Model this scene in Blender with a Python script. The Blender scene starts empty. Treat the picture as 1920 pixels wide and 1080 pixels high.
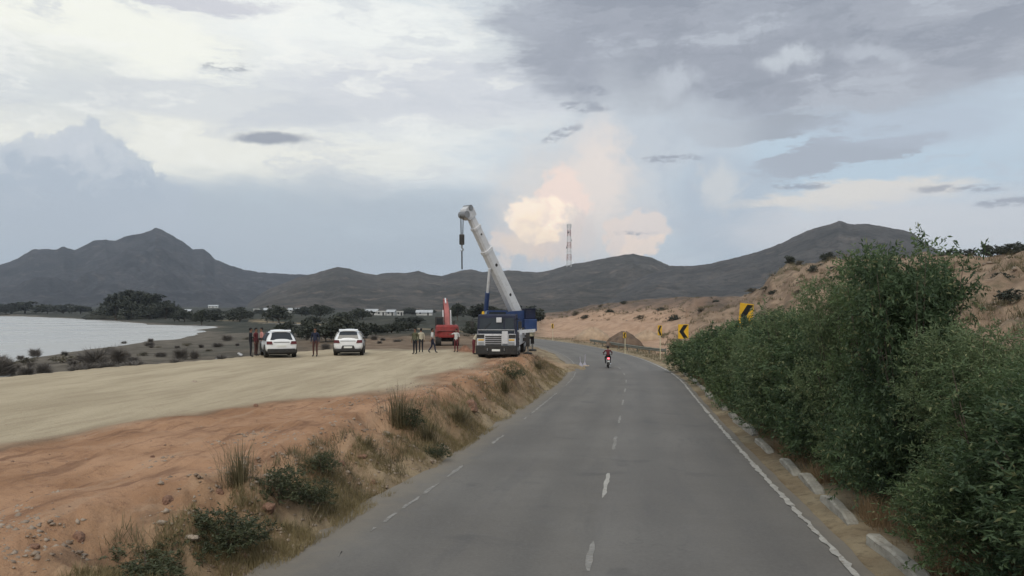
import bpy, bmesh, math, random
import numpy as np
from mathutils import Vector, Matrix

scene = bpy.context.scene
COL = scene.collection
R = math.radians
random.seed(7)
rng = np.random.default_rng(7)

# ------------------------------------------------------------------ camera
CAM_Z = 3.06          # eye height above the road (front of a bus), metres
F = 1500.0            # focal length in photo pixels (1920 wide)
HOR = 580.0           # horizon row of the photo
cam_d = bpy.data.cameras.new('camera')
cam = bpy.data.objects.new('camera', cam_d)
COL.objects.link(cam)
cam.location = (0, 0, CAM_Z)
cam.rotation_euler = (R(90), 0, 0)
cam_d.sensor_width = 36.0
cam_d.lens = 36.0 * F / 1920.0
cam_d.shift_y = (HOR - 540.0) / 1920.0
cam_d.clip_start = 0.1
cam_d.clip_end = 20000
scene.camera = cam


def at(px, py, Y):
    """photo pixel at depth Y -> world point"""
    return Vector(((px - 960) / F * Y, Y, CAM_Z + (HOR - py) / F * Y))


# ------------------------------------------------------------------ colour management
scene.view_settings.view_transform = 'Standard'
scene.view_settings.look = 'None'
scene.view_settings.gamma = 1.0
scene.view_settings.use_curve_mapping = False
scene.view_settings.exposure = 0.0
scene.cycles.use_denoising = True
scene.cycles.max_bounces = 6
scene.cycles.transparent_max_bounces = 6
scene.cycles.volume_bounces = 0
scene.cycles.caustics_reflective = False
scene.cycles.caustics_refractive = False


def lin(c):
    return tuple(((v / 255) / 12.92 if v / 255 <= .04045 else ((v / 255 + .055) / 1.055) ** 2.4) for v in c)


# ------------------------------------------------------------------ sun
SUN_EL, SUN_AZ = 48.0, -170.0        # behind the camera, veiled by cloud
sun_d = bpy.data.lights.new('sun', 'SUN')
sun_d.energy = 1.5
sun_d.angle = R(35)
sun_d.color = (1.0, 0.93, 0.80)
sun = bpy.data.objects.new('sun', sun_d)
COL.objects.link(sun)
sd = Vector((math.sin(R(SUN_AZ)) * math.cos(R(SUN_EL)), math.cos(R(SUN_AZ)) * math.cos(R(SUN_EL)), math.sin(R(SUN_EL))))
sun.rotation_euler = sd.to_track_quat('Z', 'Y').to_euler()

# ------------------------------------------------------------------ world: sky texture behind layers of cloud
world = bpy.data.worlds.new('World')
scene.world = world
world.use_nodes = True
wt = world.node_tree
wt.nodes.clear()
BG = 0.1
world.cycles.sampling_method = 'MANUAL'
world.cycles.sample_map_resolution = 256


class NG:
    """tiny node-graph helper"""
    def __init__(s, tree):
        s.t = tree

    def n(s, kind, **kw):
        nd = s.t.nodes.new(kind)
        for k, v in kw.items():
            setattr(nd, k, v)
        return nd

    def put(s, sock, v):
        if isinstance(v, bpy.types.NodeSocket):
            s.t.links.new(v, sock)
        elif v is not None:
            if hasattr(sock.default_value, '__len__') and not hasattr(v, '__len__'):
                v = (v,) * len(sock.default_value)
            if hasattr(sock.default_value, '__len__') and len(sock.default_value) == 4 and len(v) == 3:
                v = tuple(v) + (1,)
            sock.default_value = v

    def m(s, op, a, b=None, c=None, clamp=False):
        nd = s.n('ShaderNodeMath', operation=op, use_clamp=clamp)
        for i, v in enumerate((a, b, c)):
            if v is not None:
                s.put(nd.inputs[i], v)
        return nd.outputs[0]

    def v(s, op, a, b=None, scale=None):
        nd = s.n('ShaderNodeVectorMath', operation=op)
        s.put(nd.inputs[0], a)
        if b is not None:
            s.put(nd.inputs[1], b)
        if scale is not None:
            s.put(nd.inputs['Scale'], scale)
        return nd.outputs['Value'] if op in ('LENGTH', 'DOT_PRODUCT', 'DISTANCE') else nd.outputs['Vector']

    def mix(s, f, a, b):
        nd = s.n('ShaderNodeMix', data_type='RGBA', clamp_factor=True)
        s.put(nd.inputs[0], f)
        s.put(nd.inputs[6], a)
        s.put(nd.inputs[7], b)
        return nd.outputs[2]

    def ramp(s, x, a, b, lo=0.0, hi=1.0, kind='SMOOTHSTEP'):
        nd = s.n('ShaderNodeMapRange', interpolation_type=kind)
        s.put(nd.inputs[0], x)
        s.put(nd.inputs[1], a)
        s.put(nd.inputs[2], b)
        s.put(nd.inputs[3], lo)
        s.put(nd.inputs[4], hi)
        return nd.outputs[0]

    def noise(s, vec, scale, detail=5, rough=.55, dist=0.0, out='Fac', dim='3D'):
        nd = s.n('ShaderNodeTexNoise', noise_dimensions=dim)
        if vec is not None:
            s.put(nd.inputs['Vector'], vec)
        nd.inputs['Scale'].default_value = scale
        nd.inputs['Detail'].default_value = detail
        nd.inputs['Roughness'].default_value = rough
        nd.inputs['Distortion'].default_value = dist
        return nd.outputs[out]


g = NG(wt)
tc = g.n('ShaderNodeTexCoord')
sep = g.n('ShaderNodeSeparateXYZ')
wt.links.new(tc.outputs['Generated'], sep.inputs[0])
dx, dy, dz = sep.outputs
az = g.m('ARCTAN2', dx, dy)
el = g.m('ARCSINE', dz)
comb = g.n('ShaderNodeCombineXYZ')
wt.links.new(az, comb.inputs[0])
wt.links.new(el, comb.inputs[1])
AE = comb.outputs[0]


def ae(px, py):
    a = math.atan((px - 960) / F)
    return a, math.atan((HOR - py) / F * math.cos(a))


# turbulent distortion of direction for ragged cloud edges
HALF = (.5, .5, .5)
nb = g.noise(AE, 15.0, 5, .6, out='Color')
billow = g.v('ADD', AE, g.v('SCALE', g.v('SUBTRACT', nb, HALF), scale=.075))
ns = g.noise(g.v('MULTIPLY', AE, (5.0, 18.0, 1.0)), 1.0, 9, .70, out='Color')
strat = g.v('ADD', AE, g.v('MULTIPLY', g.v('SUBTRACT', ns, HALF), (.30, .085, 0)))
nf = g.noise(AE, 60.0, 3, .6, out='Color')
billow2 = g.v('ADD', billow, g.v('SCALE', g.v('SUBTRACT', nf, HALF), scale=.022))


def blob(space, px, py, rx, ry, a=1.25, b=.55, rot=0.0):
    """soft ellipse in sky directions, centre and radii given in photo pixels"""
    a0, e0 = ae(px, py)
    p = g.v('SUBTRACT', space, (a0, e0, 0))
    if rot:
        nd = g.n('ShaderNodeVectorRotate', rotation_type='Z_AXIS')
        wt.links.new(p, nd.inputs['Vector'])
        nd.inputs['Angle'].default_value = rot
        p = nd.outputs[0]
    p = g.v('MULTIPLY', p, (F / rx, F / ry, 0))
    return g.ramp(g.v('LENGTH', p), a, b)


def cc(rgb):
    return tuple(v / BG for v in lin(rgb))


sky = g.n('ShaderNodeTexSky', sky_type='NISHITA')
sky.sun_disc = False
sky.sun_elevation = R(SUN_EL)
sky.sun_rotation = R(SUN_AZ)
sky.air_density = 1.0
sky.dust_density = 2.5
sky.ozone_density = 1.0

# general veil: pale stratus everywhere, streaky near the horizon, softer overhead
veil_n = g.noise(g.v('MULTIPLY', strat, (1.0, 3.0, 1.0)), 2.6, 6, .55)
col = g.mix(.86, sky.outputs[0], cc((193, 210, 225)))
col = g.mix(g.ramp(veil_n, .35, .68), col, cc((223, 227, 230)))
fine = g.noise(g.v('MULTIPLY', strat, (1.0, 2.6, 1.0)), 6.0, 8, .64)
dark_s = g.ramp(fine, .50, .62)
lite_s = g.ramp(fine, .49, .38)
col = g.mix(g.m('MULTIPLY', dark_s, .45), col, cc((194, 201, 212)))


def lay(mask, rgb, k=1.0, tex=None):
    global col
    f = g.m('MULTIPLY', mask, k)
    if tex is not None:
        f = g.m('MULTIPLY', f, tex)
    col = g.mix(f, col, cc(rgb))


puff = g.noise(billow, 22.0, 6, .62)
puff_l, puff_d = g.ramp(puff, .48, .64), g.ramp(puff, .52, .38)
# upper-left bright cream sheet
lay(blob(strat, 330, 150, 720, 260), (238, 241, 239), .9)
lay(blob(strat, 170, 60, 230, 75), (252, 253, 243), .9)
lay(blob(strat, 640, 45, 240, 70), (247, 250, 247), .85)
lay(blob(strat, 330, 270, 420, 60), (244, 244, 235), .8)
lay(blob(strat, 800, 170, 330, 70), (212, 216, 224), .75)
lay(blob(strat, 60, 160, 190, 70), (211, 217, 221), .6)
lay(blob(strat, 400, 190, 260, 40), (215, 219, 223), .6)
lay(blob(strat, 420, 150, 800, 230), (206, 212, 220), .60, dark_s)
lay(blob(strat, 420, 110, 800, 200), (252, 253, 248), .6, lite_s)
lay(blob(strat, 330, -4, 170, 16), (198, 200, 212), .7)
# blue-grey band above the left and middle hills
lay(blob(strat, 540, 445, 640, 125, 1.2, .5), (182, 194, 205), .92)
lay(blob(strat, 640, 400, 500, 60, 1.2, .4), (191, 203, 213), .6, lite_s)
lay(blob(strat, 1500, 300, 560, 90), (192, 211, 226), .85)
# towering cumulus far left, in shade
lay(blob(billow, 20, 430, 320, 120, 1.2, .5), (184, 196, 208), .85)
for (px, py, rx, ry, c_) in ((250, 385, 95, 60, (187, 198, 210)), (90, 320, 75, 62, (197, 206, 216)), (215, 335, 62, 52, (190, 201, 212)), (168, 300, 62, 54, (197, 206, 216)), (118, 275, 46, 36, (206, 213, 221)), (150, 365, 130, 70, (181, 193, 206))):
    lay(blob(billow2, px, py, rx, ry, 1.10, .86), c_, .85)
lay(blob(billow, 140, 320, 140, 90, 1.1, .5), (214, 220, 226), .55, puff_l)
lay(blob(billow, 150, 420, 300, 60, 1.2, .4), (186, 196, 207), .5)
# the great grey cloud over the right half
lay(blob(strat, 1430, 40, 520, 150, 1.2, .6), (172, 178, 189), .8)
lay(blob(strat, 1440, 45, 500, 150, 1.06, .88), (164, 170, 182), .75)
lay(blob(billow, 1170, 100, 190, 100, 1.25, .4), (164, 170, 182), .85)
lay(blob(strat, 1610, 130, 280, 70, 1.1, .75, .14), (163, 169, 181), .85)
lay(blob(strat, 1850, 70, 200, 80), (174, 180, 191), .8)
lay(blob(strat, 1450, 60, 520, 150), (149, 156, 169), .85, dark_s)
lay(blob(strat, 1480, 70, 520, 150), (193, 200, 210), .70, lite_s)
lay(blob(billow, 1350, 110, 330, 120), (152, 159, 171), .45, puff_d)
lay(blob(billow2, 1480, 112, 60, 22, 1.3, .2), (212, 219, 226), .7)
lay(blob(billow2, 1275, 150, 60, 26, 1.3, .2), (201, 208, 217), .7)
lay(blob(billow2, 1640, 112, 70, 20, 1.3, .2, .4), (196, 203, 213), .6)
lay(blob(strat, 1850, 215, 190, 60), (195, 210, 224), .7)
lay(blob(strat, 1430, 236, 160, 28, 1.1, .75), (165, 172, 183), .9)
lay(blob(strat, 1560, 292, 130, 30, 1.1, .75, -.2), (170, 177, 189), .85)
lay(blob(strat, 1690, 235, 150, 34), (184, 194, 208), .6)
lay(blob(strat, 1800, 300, 160, 60), (190, 199, 211), .6, dark_s)
# faint tall shower column and lit cumulus beyond the crane
lay(blob(billow, 1180, 320, 130, 190, 1.25, .4), (205, 212, 219), .8)
lay(blob(billow, 1270, 260, 150, 70, 1.25, .4), (199, 207, 216), .7)
lay(blob(billow, 1370, 400, 120, 110, 1.2, .5), (183, 195, 208), .8)
lay(blob(billow2, 1230, 330, 200, 150, 1.2, .3), (186, 196, 208), .5, puff_d)
lay(blob(billow2, 1060, 390, 160, 150, 1.2, .4), (228, 223, 219), .85)
lay(blob(billow2, 1120, 320, 60, 110, 1.2, .3), (240, 230, 223), .85)
for (px, py, rx, ry, c_, k) in ((1055, 370, 56, 66, (252, 231, 220), .95), (1000, 410, 44, 46, (268, 250, 230), 1), (945, 462, 36, 34, (233, 221, 213), .9), (985, 462, 50, 32, (238, 222, 208), .9), (1040, 445, 50, 50, (238, 219, 206), .8), (1012, 425, 42, 36, (268, 247, 222), .9), (1040, 395, 36, 32, (275, 254, 232), .95),
                               (1075, 440, 40, 60, (223, 216, 213), .7), (1165, 440, 34, 46, (238, 224, 215), .9), (1205, 430, 46, 32, (236, 224, 217), .85), (1198, 465, 42, 22, (248, 230, 216), .9)):
    lay(blob(billow2, px, py, rx, ry, 1.12, .7), c_, k)
lay(blob(billow2, 1010, 430, 110, 80, 1.1, .4), (226, 214, 208), .5, puff_d)
lay(blob(billow2, 1350, 350, 40, 50, 1.2, .3), (222, 223, 222), .6)
lay(blob(strat, 1600, 362, 180, 24, 1.2, .5), (231, 226, 219), .85)
lay(blob(strat, 1650, 430, 330, 60, 1.2, .5), (211, 215, 221), .85)
# small dark scraps of low cloud
rag = g.ramp(g.noise(g.v('MULTIPLY', AE, (1.0, 2.6, 1.0)), 42.0, 5, .65), .40, .58)
for (px, py, rx, ry, rot) in ((508, 259, 66, 11, -.05), (1095, 200, 50, 9, .12), (1050, 252, 40, 9, -.4), (1110, 170, 34, 9, .1), (1500, 350, 50, 6, .05), (1800, 354, 70, 7, .05), (1190, 437, 36, 4, 0), (425, 125, 46, 8, -.05), (1260, 297, 60, 7, 0), (1890, 380, 46, 8, 0)):
    lay(blob(g.v('ADD', AE, g.v('MULTIPLY', g.v('SUBTRACT', nf, HALF), (.03, .008, 0))), px, py, rx * 1.15, ry * 1.2, 1.1, .5, rot), (150, 157, 171), .85 if px == 508 else .7, None if px == 508 else rag)
bgn = g.n('ShaderNodeBackground')
wt.links.new(col, bgn.inputs[0])
bgn.inputs[1].default_value = BG
wo = g.n('ShaderNodeOutputWorld')
wt.links.new(bgn.outputs[0], wo.inputs[0])


# ================================================================== helpers
def tag(o, label=None, cat=None, group=None, kind=None):
    for k, v in (('label', label), ('category', cat), ('group', group), ('kind', kind)):
        if v:
            o[k] = v
    return o


def empty(name, loc=(0, 0, 0), rz=0.0):
    o = bpy.data.objects.new(name, None)
    COL.objects.link(o)
    o.location = loc
    o.rotation_euler = (0, 0, rz)
    o.empty_display_size = .2
    return o


def link_mesh(name, me, parent=None, mat=None):
    if mat is not None:
        me.materials.append(mat)
    o = bpy.data.objects.new(name, me)
    COL.objects.link(o)
    o.parent = parent
    return o


def np_mesh(name, V, Fc, smooth=False):
    """V (n,3) array, Fc (m,k) index array"""
    me = bpy.data.meshes.new(name)
    V = np.asarray(V, dtype=np.float32)
    Fc = np.asarray(Fc, dtype=np.int32)
    m, k = Fc.shape
    me.vertices.add(len(V))
    me.vertices.foreach_set('co', V.ravel())
    me.loops.add(m * k)
    me.loops.foreach_set('vertex_index', Fc.ravel())
    me.polygons.add(m)
    me.polygons.foreach_set('loop_start', np.arange(0, m * k, k, dtype=np.int32))
    me.polygons.foreach_set('loop_total', np.full(m, k, dtype=np.int32))
    if smooth:
        me.polygons.foreach_set('use_smooth', np.ones(m, dtype=bool))
    me.update(calc_edges=True)
    return me


def copy_tree(o, parent=None):
    c = o.copy()
    COL.objects.link(c)
    c.parent = parent
    for ch in list(o.children):
        copy_tree(ch, c)
    return c


class MB:
    """collects shapes into one mesh"""
    def __init__(s):
        s.bm = bmesh.new()

    def box(s, x0, x1, y0, y1, z0, z1, bev=0.0, M=None):
        vs = [s.bm.verts.new((x, y, z)) for z in (z0, z1) for y in (y0, y1) for x in (x0, x1)]
        fs = [s.bm.faces.new([vs[i] for i in q]) for q in ((0, 2, 3, 1), (4, 5, 7, 6), (0, 1, 5, 4), (2, 6, 7, 3), (0, 4, 6, 2), (1, 3, 7, 5))]
        if bev:
            es = list({e for f in fs for e in f.edges})
            r = bmesh.ops.bevel(s.bm, geom=es, offset=bev, segments=2, affect='EDGES', profile=.6)
            vs = list({v for v in r['verts']} | {v for f in r['faces'] for v in f.verts} | {v for v in vs if v.is_valid})
        if M is not None:
            bmesh.ops.transform(s.bm, matrix=M, verts=[v for v in vs if v.is_valid])
        return s

    def poly(s, pts, faces):
        vs = [s.bm.verts.new(p) for p in pts]
        for f in faces:
            s.bm.faces.new([vs[i] for i in f])
        return s

    def prism(s, a, b):
        """two matching rings of points -> closed solid"""
        n = len(a)
        va = [s.bm.verts.new(p) for p in a]
        vb = [s.bm.verts.new(p) for p in b]
        for i in range(n):
            s.bm.faces.new((va[i], va[(i + 1) % n], vb[(i + 1) % n], vb[i]))
        s.bm.faces.new(va[::-1])
        s.bm.faces.new(vb)
        return s

    def rings(s, rs, cap=True):
        vs = [[s.bm.verts.new(p) for p in r] for r in rs]
        n = len(rs[0])
        for a, b in zip(vs, vs[1:]):
            for i in range(n):
                s.bm.faces.new((a[i], a[(i + 1) % n], b[(i + 1) % n], b[i]))
        if cap:
            s.bm.faces.new(vs[0][::-1])
            s.bm.faces.new(vs[-1])
        return s

    def tube(s, pts, rad, n=8):
        pts = [Vector(p) for p in pts]
        if not hasattr(rad, '__len__'):
            rad = [rad] * len(pts)
        rs = []
        ref = None
        for i, p in enumerate(pts):
            d = (pts[min(i + 1, len(pts) - 1)] - pts[max(i - 1, 0)]).normalized()
            if ref is None:
                ref = d.orthogonal().normalized()
            ref = (ref - d * ref.dot(d))
            ref = ref.normalized() if ref.length > 1e-5 else d.orthogonal().normalized()
            bt = d.cross(ref)
            rs.append([p + (ref * math.cos(2 * math.pi * k / n) + bt * math.sin(2 * math.pi * k / n)) * rad[i] for k in range(n)])
        return s.rings(rs)

    def bar(s, a, b, w, h, up=(0, 0, 1)):
        a, b, up = Vector(a), Vector(b), Vector(up)
        d = (b - a).normalized()
        sx = d.cross(up)
        sx = sx.normalized() if sx.length > 1e-4 else Vector((1, 0, 0))
        uz = sx.cross(d)
        q = [sx * w / 2 + uz * h / 2, sx * -w / 2 + uz * h / 2, sx * -w / 2 - uz * h / 2, sx * w / 2 - uz * h / 2]
        return s.prism([a + v for v in q], [b + v for v in q])

    def ball(s, c, r, seg=10, M=None):
        m = Matrix.Translation(c) @ Matrix.Diagonal((*(r if hasattr(r, '__len__') else (r, r, r)), 1))
        if M is not None:
            m = M @ m
        bmesh.ops.create_uvsphere(s.bm, u_segments=seg, v_segments=max(4, seg * 2 // 3), radius=1, matrix=m)
        return s

    def build(s, name, mat, parent=None, smooth=False, sub=0):
        bmesh.ops.recalc_face_normals(s.bm, faces=s.bm.faces)
        me = bpy.data.meshes.new(name)
        s.bm.to_mesh(me)
        s.bm.free()
        if smooth:
            for p in me.polygons:
                p.use_smooth = True
        o = link_mesh(name, me, parent, mat)
        if sub:
            md = o.modifiers.new('sub', 'SUBSURF')
            md.levels = md.render_levels = sub
        return o


def sstep(a, b, x):
    t = np.clip((x - a) / (b - a), 0, 1)
    return t * t * (3 - 2 * t)


def hash2(ix, iy, seed):
    v = np.sin(ix * 127.1 + iy * 311.7 + seed * 74.7) * 43758.5453
    return v - np.floor(v)


def vnoise(x, y, seed=0):
    xi, yi = np.floor(x), np.floor(y)
    fx, fy = x - xi, y - yi
    fx, fy = fx * fx * (3 - 2 * fx), fy * fy * (3 - 2 * fy)
    a, b = hash2(xi, yi, seed), hash2(xi + 1, yi, seed)
    c, d = hash2(xi, yi + 1, seed), hash2(xi + 1, yi + 1, seed)
    return a + (b - a) * fx + (c - a) * fy + (a - b - c + d) * fx * fy


def fbm(x, y, oct=4, seed=0, gain=.5):
    s = 0
    a, t = 1.0, 0.0
    for k in range(oct):
        s = s + a * (vnoise(x * 2 ** k, y * 2 ** k, seed + k) - .5)
        t += a
        a *= gain
    return s / t


# ------------------------------------------------------------------ materials
def mat(name, rgb, rough=.8, metal=0.0, var=.12, scale=3.0, bump=0.0, bscale=30.0, spec=.3, emit=None, es=1.0, coord='Object', rgb2=None, grime=0.0):
    m = bpy.data.materials.new(name)
    m.use_nodes = True
    nt = m.node_tree
    b = nt.nodes['Principled BSDF']
    q = NG(nt)
    co = q.n('ShaderNodeTexCoord').outputs[coord]
    n1 = q.noise(co, scale, 5, .6)
    lo = tuple(max(0, c * (1 - var)) for c in rgb)
    hi = tuple(min(1, c * (1 + var)) for c in rgb) if rgb2 is None else rgb2
    c = q.mix(q.ramp(n1, .32, .68), lo, hi)
    if grime:
        n2 = q.noise(co, scale * 2.7, 6, .65)
        c = q.mix(q.m('MULTIPLY', q.ramp(n2, .48, .72), grime), c, (.16, .12, .085))
    nt.links.new(c, b.inputs['Base Color'])
    b.inputs['Roughness'].default_value = rough
    b.inputs['Metallic'].default_value = metal
    b.inputs['Specular IOR Level'].default_value = spec
    if bump:
        bn = q.n('ShaderNodeBump')
        bn.inputs['Strength'].default_value = bump
        bn.inputs['Distance'].default_value = .02
        nt.links.new(q.noise(co, bscale, 5, .6), bn.inputs['Height'])
        nt.links.new(bn.outputs[0], b.inputs['Normal'])
    if emit:
        b.inputs['Emission Color'].default_value = (*emit, 1)
        b.inputs['Emission Strength'].default_value = es
    return m


def leaf_mat(name, a, b_, c_=None, trans=.25, scale=1.2):
    """leaf colour differs from leaf to leaf and from clump to clump"""
    m = bpy.data.materials.new(name)
    m.use_nodes = True
    nt = m.node_tree
    b = nt.nodes['Principled BSDF']
    q = NG(nt)
    geo = q.n('ShaderNodeNewGeometry')
    rnd = geo.outputs['Random Per Island']
    co = q.n('ShaderNodeTexCoord').outputs['Object']
    cl = q.ramp(q.noise(co, scale, 3, .5), .35, .65)
    oi = q.n('ShaderNodeObjectInfo').outputs['Random']
    f = q.m('ADD', q.m('MULTIPLY', rnd, .40), q.m('ADD', q.m('MULTIPLY', cl, .38), q.m('MULTIPLY', oi, .30)))
    c = q.mix(f, a, b_)
    if c_ is not None:
        c = q.mix(q.ramp(rnd, .93, .95), c, c_)
    nt.links.new(c, b.inputs['Base Color'])
    b.inputs['Roughness'].default_value = .55
    b.inputs['Specular IOR Level'].default_value = .35
    if trans:
        tr = q.n('ShaderNodeBsdfTranslucent')
        nt.links.new(c, tr.inputs[0])
        mx = q.n('ShaderNodeMixShader')
        mx.inputs[0].default_value = trans
        nt.links.new(b.outputs[0], mx.inputs[1])
        nt.links.new(tr.outputs[0], mx.inputs[2])
        nt.links.new(mx.outputs[0], nt.nodes['Material Output'].inputs[0])
    return m


M = {}
M['leaf'] = leaf_mat('hedge_leaf', (.050, .082, .035), (.172, .235, .104), (.27, .28, .14), trans=.40)
M['leaf_light'] = leaf_mat('hedge_leaf_pale', (.068, .104, .046), (.215, .270, .132), (.30, .30, .15), trans=.40)
M['leaf_deep'] = leaf_mat('hedge_leaf_deep', (.036, .064, .032), (.128, .186, .086), (.22, .23, .11), trans=.38)
M['leaf_dark'] = leaf_mat('dark_leaf', (.038, .046, .022), (.095, .105, .050), trans=.15)
M['leaf_far'] = leaf_mat('far_leaf', (.036, .042, .032), (.080, .086, .060), trans=.1, scale=.3)
M['leaf_dry'] = leaf_mat('dry_scrub_leaf', (.085, .076, .054), (.19, .165, .11), trans=.15)
M['twig'] = leaf_mat('bare_twig', (.095, .084, .074), (.20, .175, .15), trans=.0)
M['grass_dry'] = leaf_mat('dry_grass', (.15, .12, .058), (.33, .26, .135), trans=.2)
M['grass_tan'] = leaf_mat('tan_grass', (.19, .125, .065), (.34, .235, .13), trans=.2)
M['grass_green'] = leaf_mat('green_grass', (.075, .068, .036), (.20, .165, .09), (.34, .27, .16), trans=.2)
M['bark'] = mat('bark', (.11, .085, .065), .9, var=.3, scale=8, bump=.5)
M['white_paint'] = mat('white_car_paint', (.80, .80, .80), .22, var=.03, spec=.5)
M['glass'] = mat('dark_glass', (.018, .022, .026), .08, var=.1, spec=.6)
M['rubber'] = mat('tyre_rubber', (.022, .021, .020), .9, var=.2, scale=9, grime=.5)
M['plastic'] = mat('black_plastic', (.030, .029, .028), .65, var=.15, grime=.25)
M['alloy'] = mat('alloy_rim', (.42, .42, .42), .35, .8, var=.08)
M['tail_red'] = mat('tail_lamp_red', (.10, .008, .008), .2, var=.1, spec=.5)
M['plate'] = mat('number_plate', (.74, .74, .70), .5, var=.04)
M['steel'] = mat('grey_steel', (.28, .28, .28), .5, .6, var=.15, grime=.2)
M['chrome'] = mat('polished_rod', (.62, .62, .62), .2, .9, var=.05)
M['blue'] = mat('crane_blue_paint', (.026, .050, .135), .45, var=.15, scale=2, grime=.18)
M['navy'] = mat('crane_navy_paint', (.016, .020, .045), .5, var=.2, scale=2, grime=.15)
M['boom'] = mat('boom_white_paint', (.66, .655, .66), .5, var=.05, scale=1.5, grime=.22)
M['crane_white'] = mat('crane_white_paint', (.60, .60, .61), .5, var=.06, grime=.3)
M['dark_metal'] = mat('dark_metal', (.045, .043, .042), .7, .2, var=.25, grime=.4)
M['red'] = mat('excavator_red', (.25, .036, .032), .5, var=.15, scale=2, grime=.22)
M['pink_red'] = mat('faded_red_boom', (.36, .12, .11), .6, var=.15, scale=2, grime=.15)
M['yellow'] = mat('sign_yellow', (.74, .42, .025), .5, var=.08, grime=.12)
M['black'] = mat('sign_black', (.012, .012, .012), .6, var=.1)
M['post'] = mat('sign_post_cream', (.58, .52, .36), .7, var=.12, grime=.2)
M['back'] = mat('sign_back_grey', (.30, .30, .29), .5, .4, var=.1)
M['kerb'] = mat('kerb_concrete', (.35, .32, .265), .9, var=.22, scale=4, bump=.8, bscale=25, grime=.6)
M['rock'] = mat('pale_rock', (.36, .29, .225), .95, var=.25, scale=5, bump=.7, bscale=14)
M['rock_red'] = mat('red_clod', (.22, .125, .085), .95, var=.3, scale=6, bump=.8, bscale=14)
M['skin'] = mat('skin', (.20, .105, .068), .6, var=.08)
M['hair'] = mat('hair', (.012, .010, .009), .7, var=.2)
M['rail'] = mat('barrier_grey_green', (.17, .17, .14), .7, .1, var=.12, grime=.25)
M['house_white'] = mat('lime_washed_wall', (.54, .53, .50), .9, var=.1, scale=.4)
M['house_grey'] = mat('cement_wall', (.38, .37, .35), .9, var=.1, scale=.4)
M['roof_grey'] = mat('sheet_roof', (.42, .43, .44), .6, var=.1, scale=.5)
M['roof_red'] = mat('tile_roof', (.30, .14, .09), .8, var=.15, scale=.5)
M['tower_red'] = mat('mast_red', (.34, .15, .13), .6, var=.1)
M['tower_white'] = mat('mast_white', (.62, .61, .60), .6, var=.06)
M['lavender'] = mat('pale_sheeting', (.36, .345, .39), .7, var=.1)


def cloth(name, rgb):
    return mat('cloth_' + name, rgb, .9, var=.18, scale=7, bump=.3, bscale=40)


CL = {'black': cloth('black', (.018, .018, .022)), 'navy': cloth('navy', (.022, .026, .05)), 'brown': cloth('brown', (.085, .04, .035)),
      'maroon': cloth('maroon', (.12, .025, .03)), 'white': cloth('white', (.58, .57, .56)), 'cream': cloth('cream', (.48, .43, .33)), 'khaki': cloth('khaki', (.22, .17, .10)),
      'pink': cloth('pink', (.50, .23, .20)), 'grey': cloth('grey', (.15, .15, .16)), 'olive': cloth('olive', (.10, .10, .06)), 'orange': cloth('orange', (.5, .16, .08))}


# ================================================================== the road's course
S = np.arange(-40.0, 300.01, 1.0)
HEAD0, S_CURVE, RAD = 0.155, 48.0, 200.0
head = HEAD0 - np.clip(S - S_CURVE, 0, 150) / RAD
i0 = int(np.argmin(np.abs(S)))
RX = np.zeros_like(S)
RY = np.zeros_like(S)
for i in range(i0 + 1, len(S)):
    h = .5 * (head[i] + head[i - 1])
    RX[i], RY[i] = RX[i - 1] + math.sin(h), RY[i - 1] + math.cos(h)
for i in range(i0 - 1, -1, -1):
    RX[i], RY[i] = RX[i + 1] - math.sin(head[i]), RY[i + 1] - math.cos(head[i])
zk = np.interp(S, [-40, 0, 10, 20, 30, 40, 52, 67, 100, 150, 300], [1.4, 0, -.39, -.78, -1.07, -1.31, -1.53, -1.73, -1.9, -2.0, -1.7])
ker = np.hanning(11)
ker /= ker.sum()
RZ = np.convolve(np.pad(zk, 5, mode='edge'), ker, 'valid')
RZ[:i0 + 12] = zk[:i0 + 12]
LAT_C, LAT_L, LAT_R = -.65, -4.18, 2.85      # centre line and the two edge lines, measured from the bus's own track


def road_pt(s, lat, dz=0.0):
    h = np.interp(s, S, head)
    return Vector((float(np.interp(s, S, RX) + lat * math.cos(h)), float(np.interp(s, S, RY) - lat * math.sin(h)), float(np.interp(s, S, RZ)) + dz))


def road_coords(x, y):
    """nearest station and signed lateral offset (right positive)"""
    x, y = np.asarray(x, float), np.asarray(y, float)
    s_out, l_out = np.zeros(x.shape), np.zeros(x.shape)
    ch = 20000
    for k in range(0, len(x), ch):
        X, Y = x[k:k + ch, None], y[k:k + ch, None]
        j = np.argmin((X - RX) ** 2 + (Y - RY) ** 2, axis=1)
        hx, hy = np.sin(head[j]), np.cos(head[j])
        ddx, ddy = x[k:k + ch] - RX[j], y[k:k + ch] - RY[j]
        s_out[k:k + ch] = S[j] + ddx * hx + ddy * hy
        l_out[k:k + ch] = ddx * hy - ddy * hx
    return s_out, l_out


# ------------------------------------------------------------------ lake outline (plan)
LAKE_Z = -1.94
LAKE = [(-30, 40), (-47, 70), (-51, 82), (-53, 100), (-54, 118), (-62, 152), (-78, 202), (-88, 236), (-118, 262), (-190, 370), (-290, 500), (-400, 640),
        (-700, 760), (-1200, 800), (-1500, 500), (-1200, 0), (-500, -40), (-120, 0)]


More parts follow.
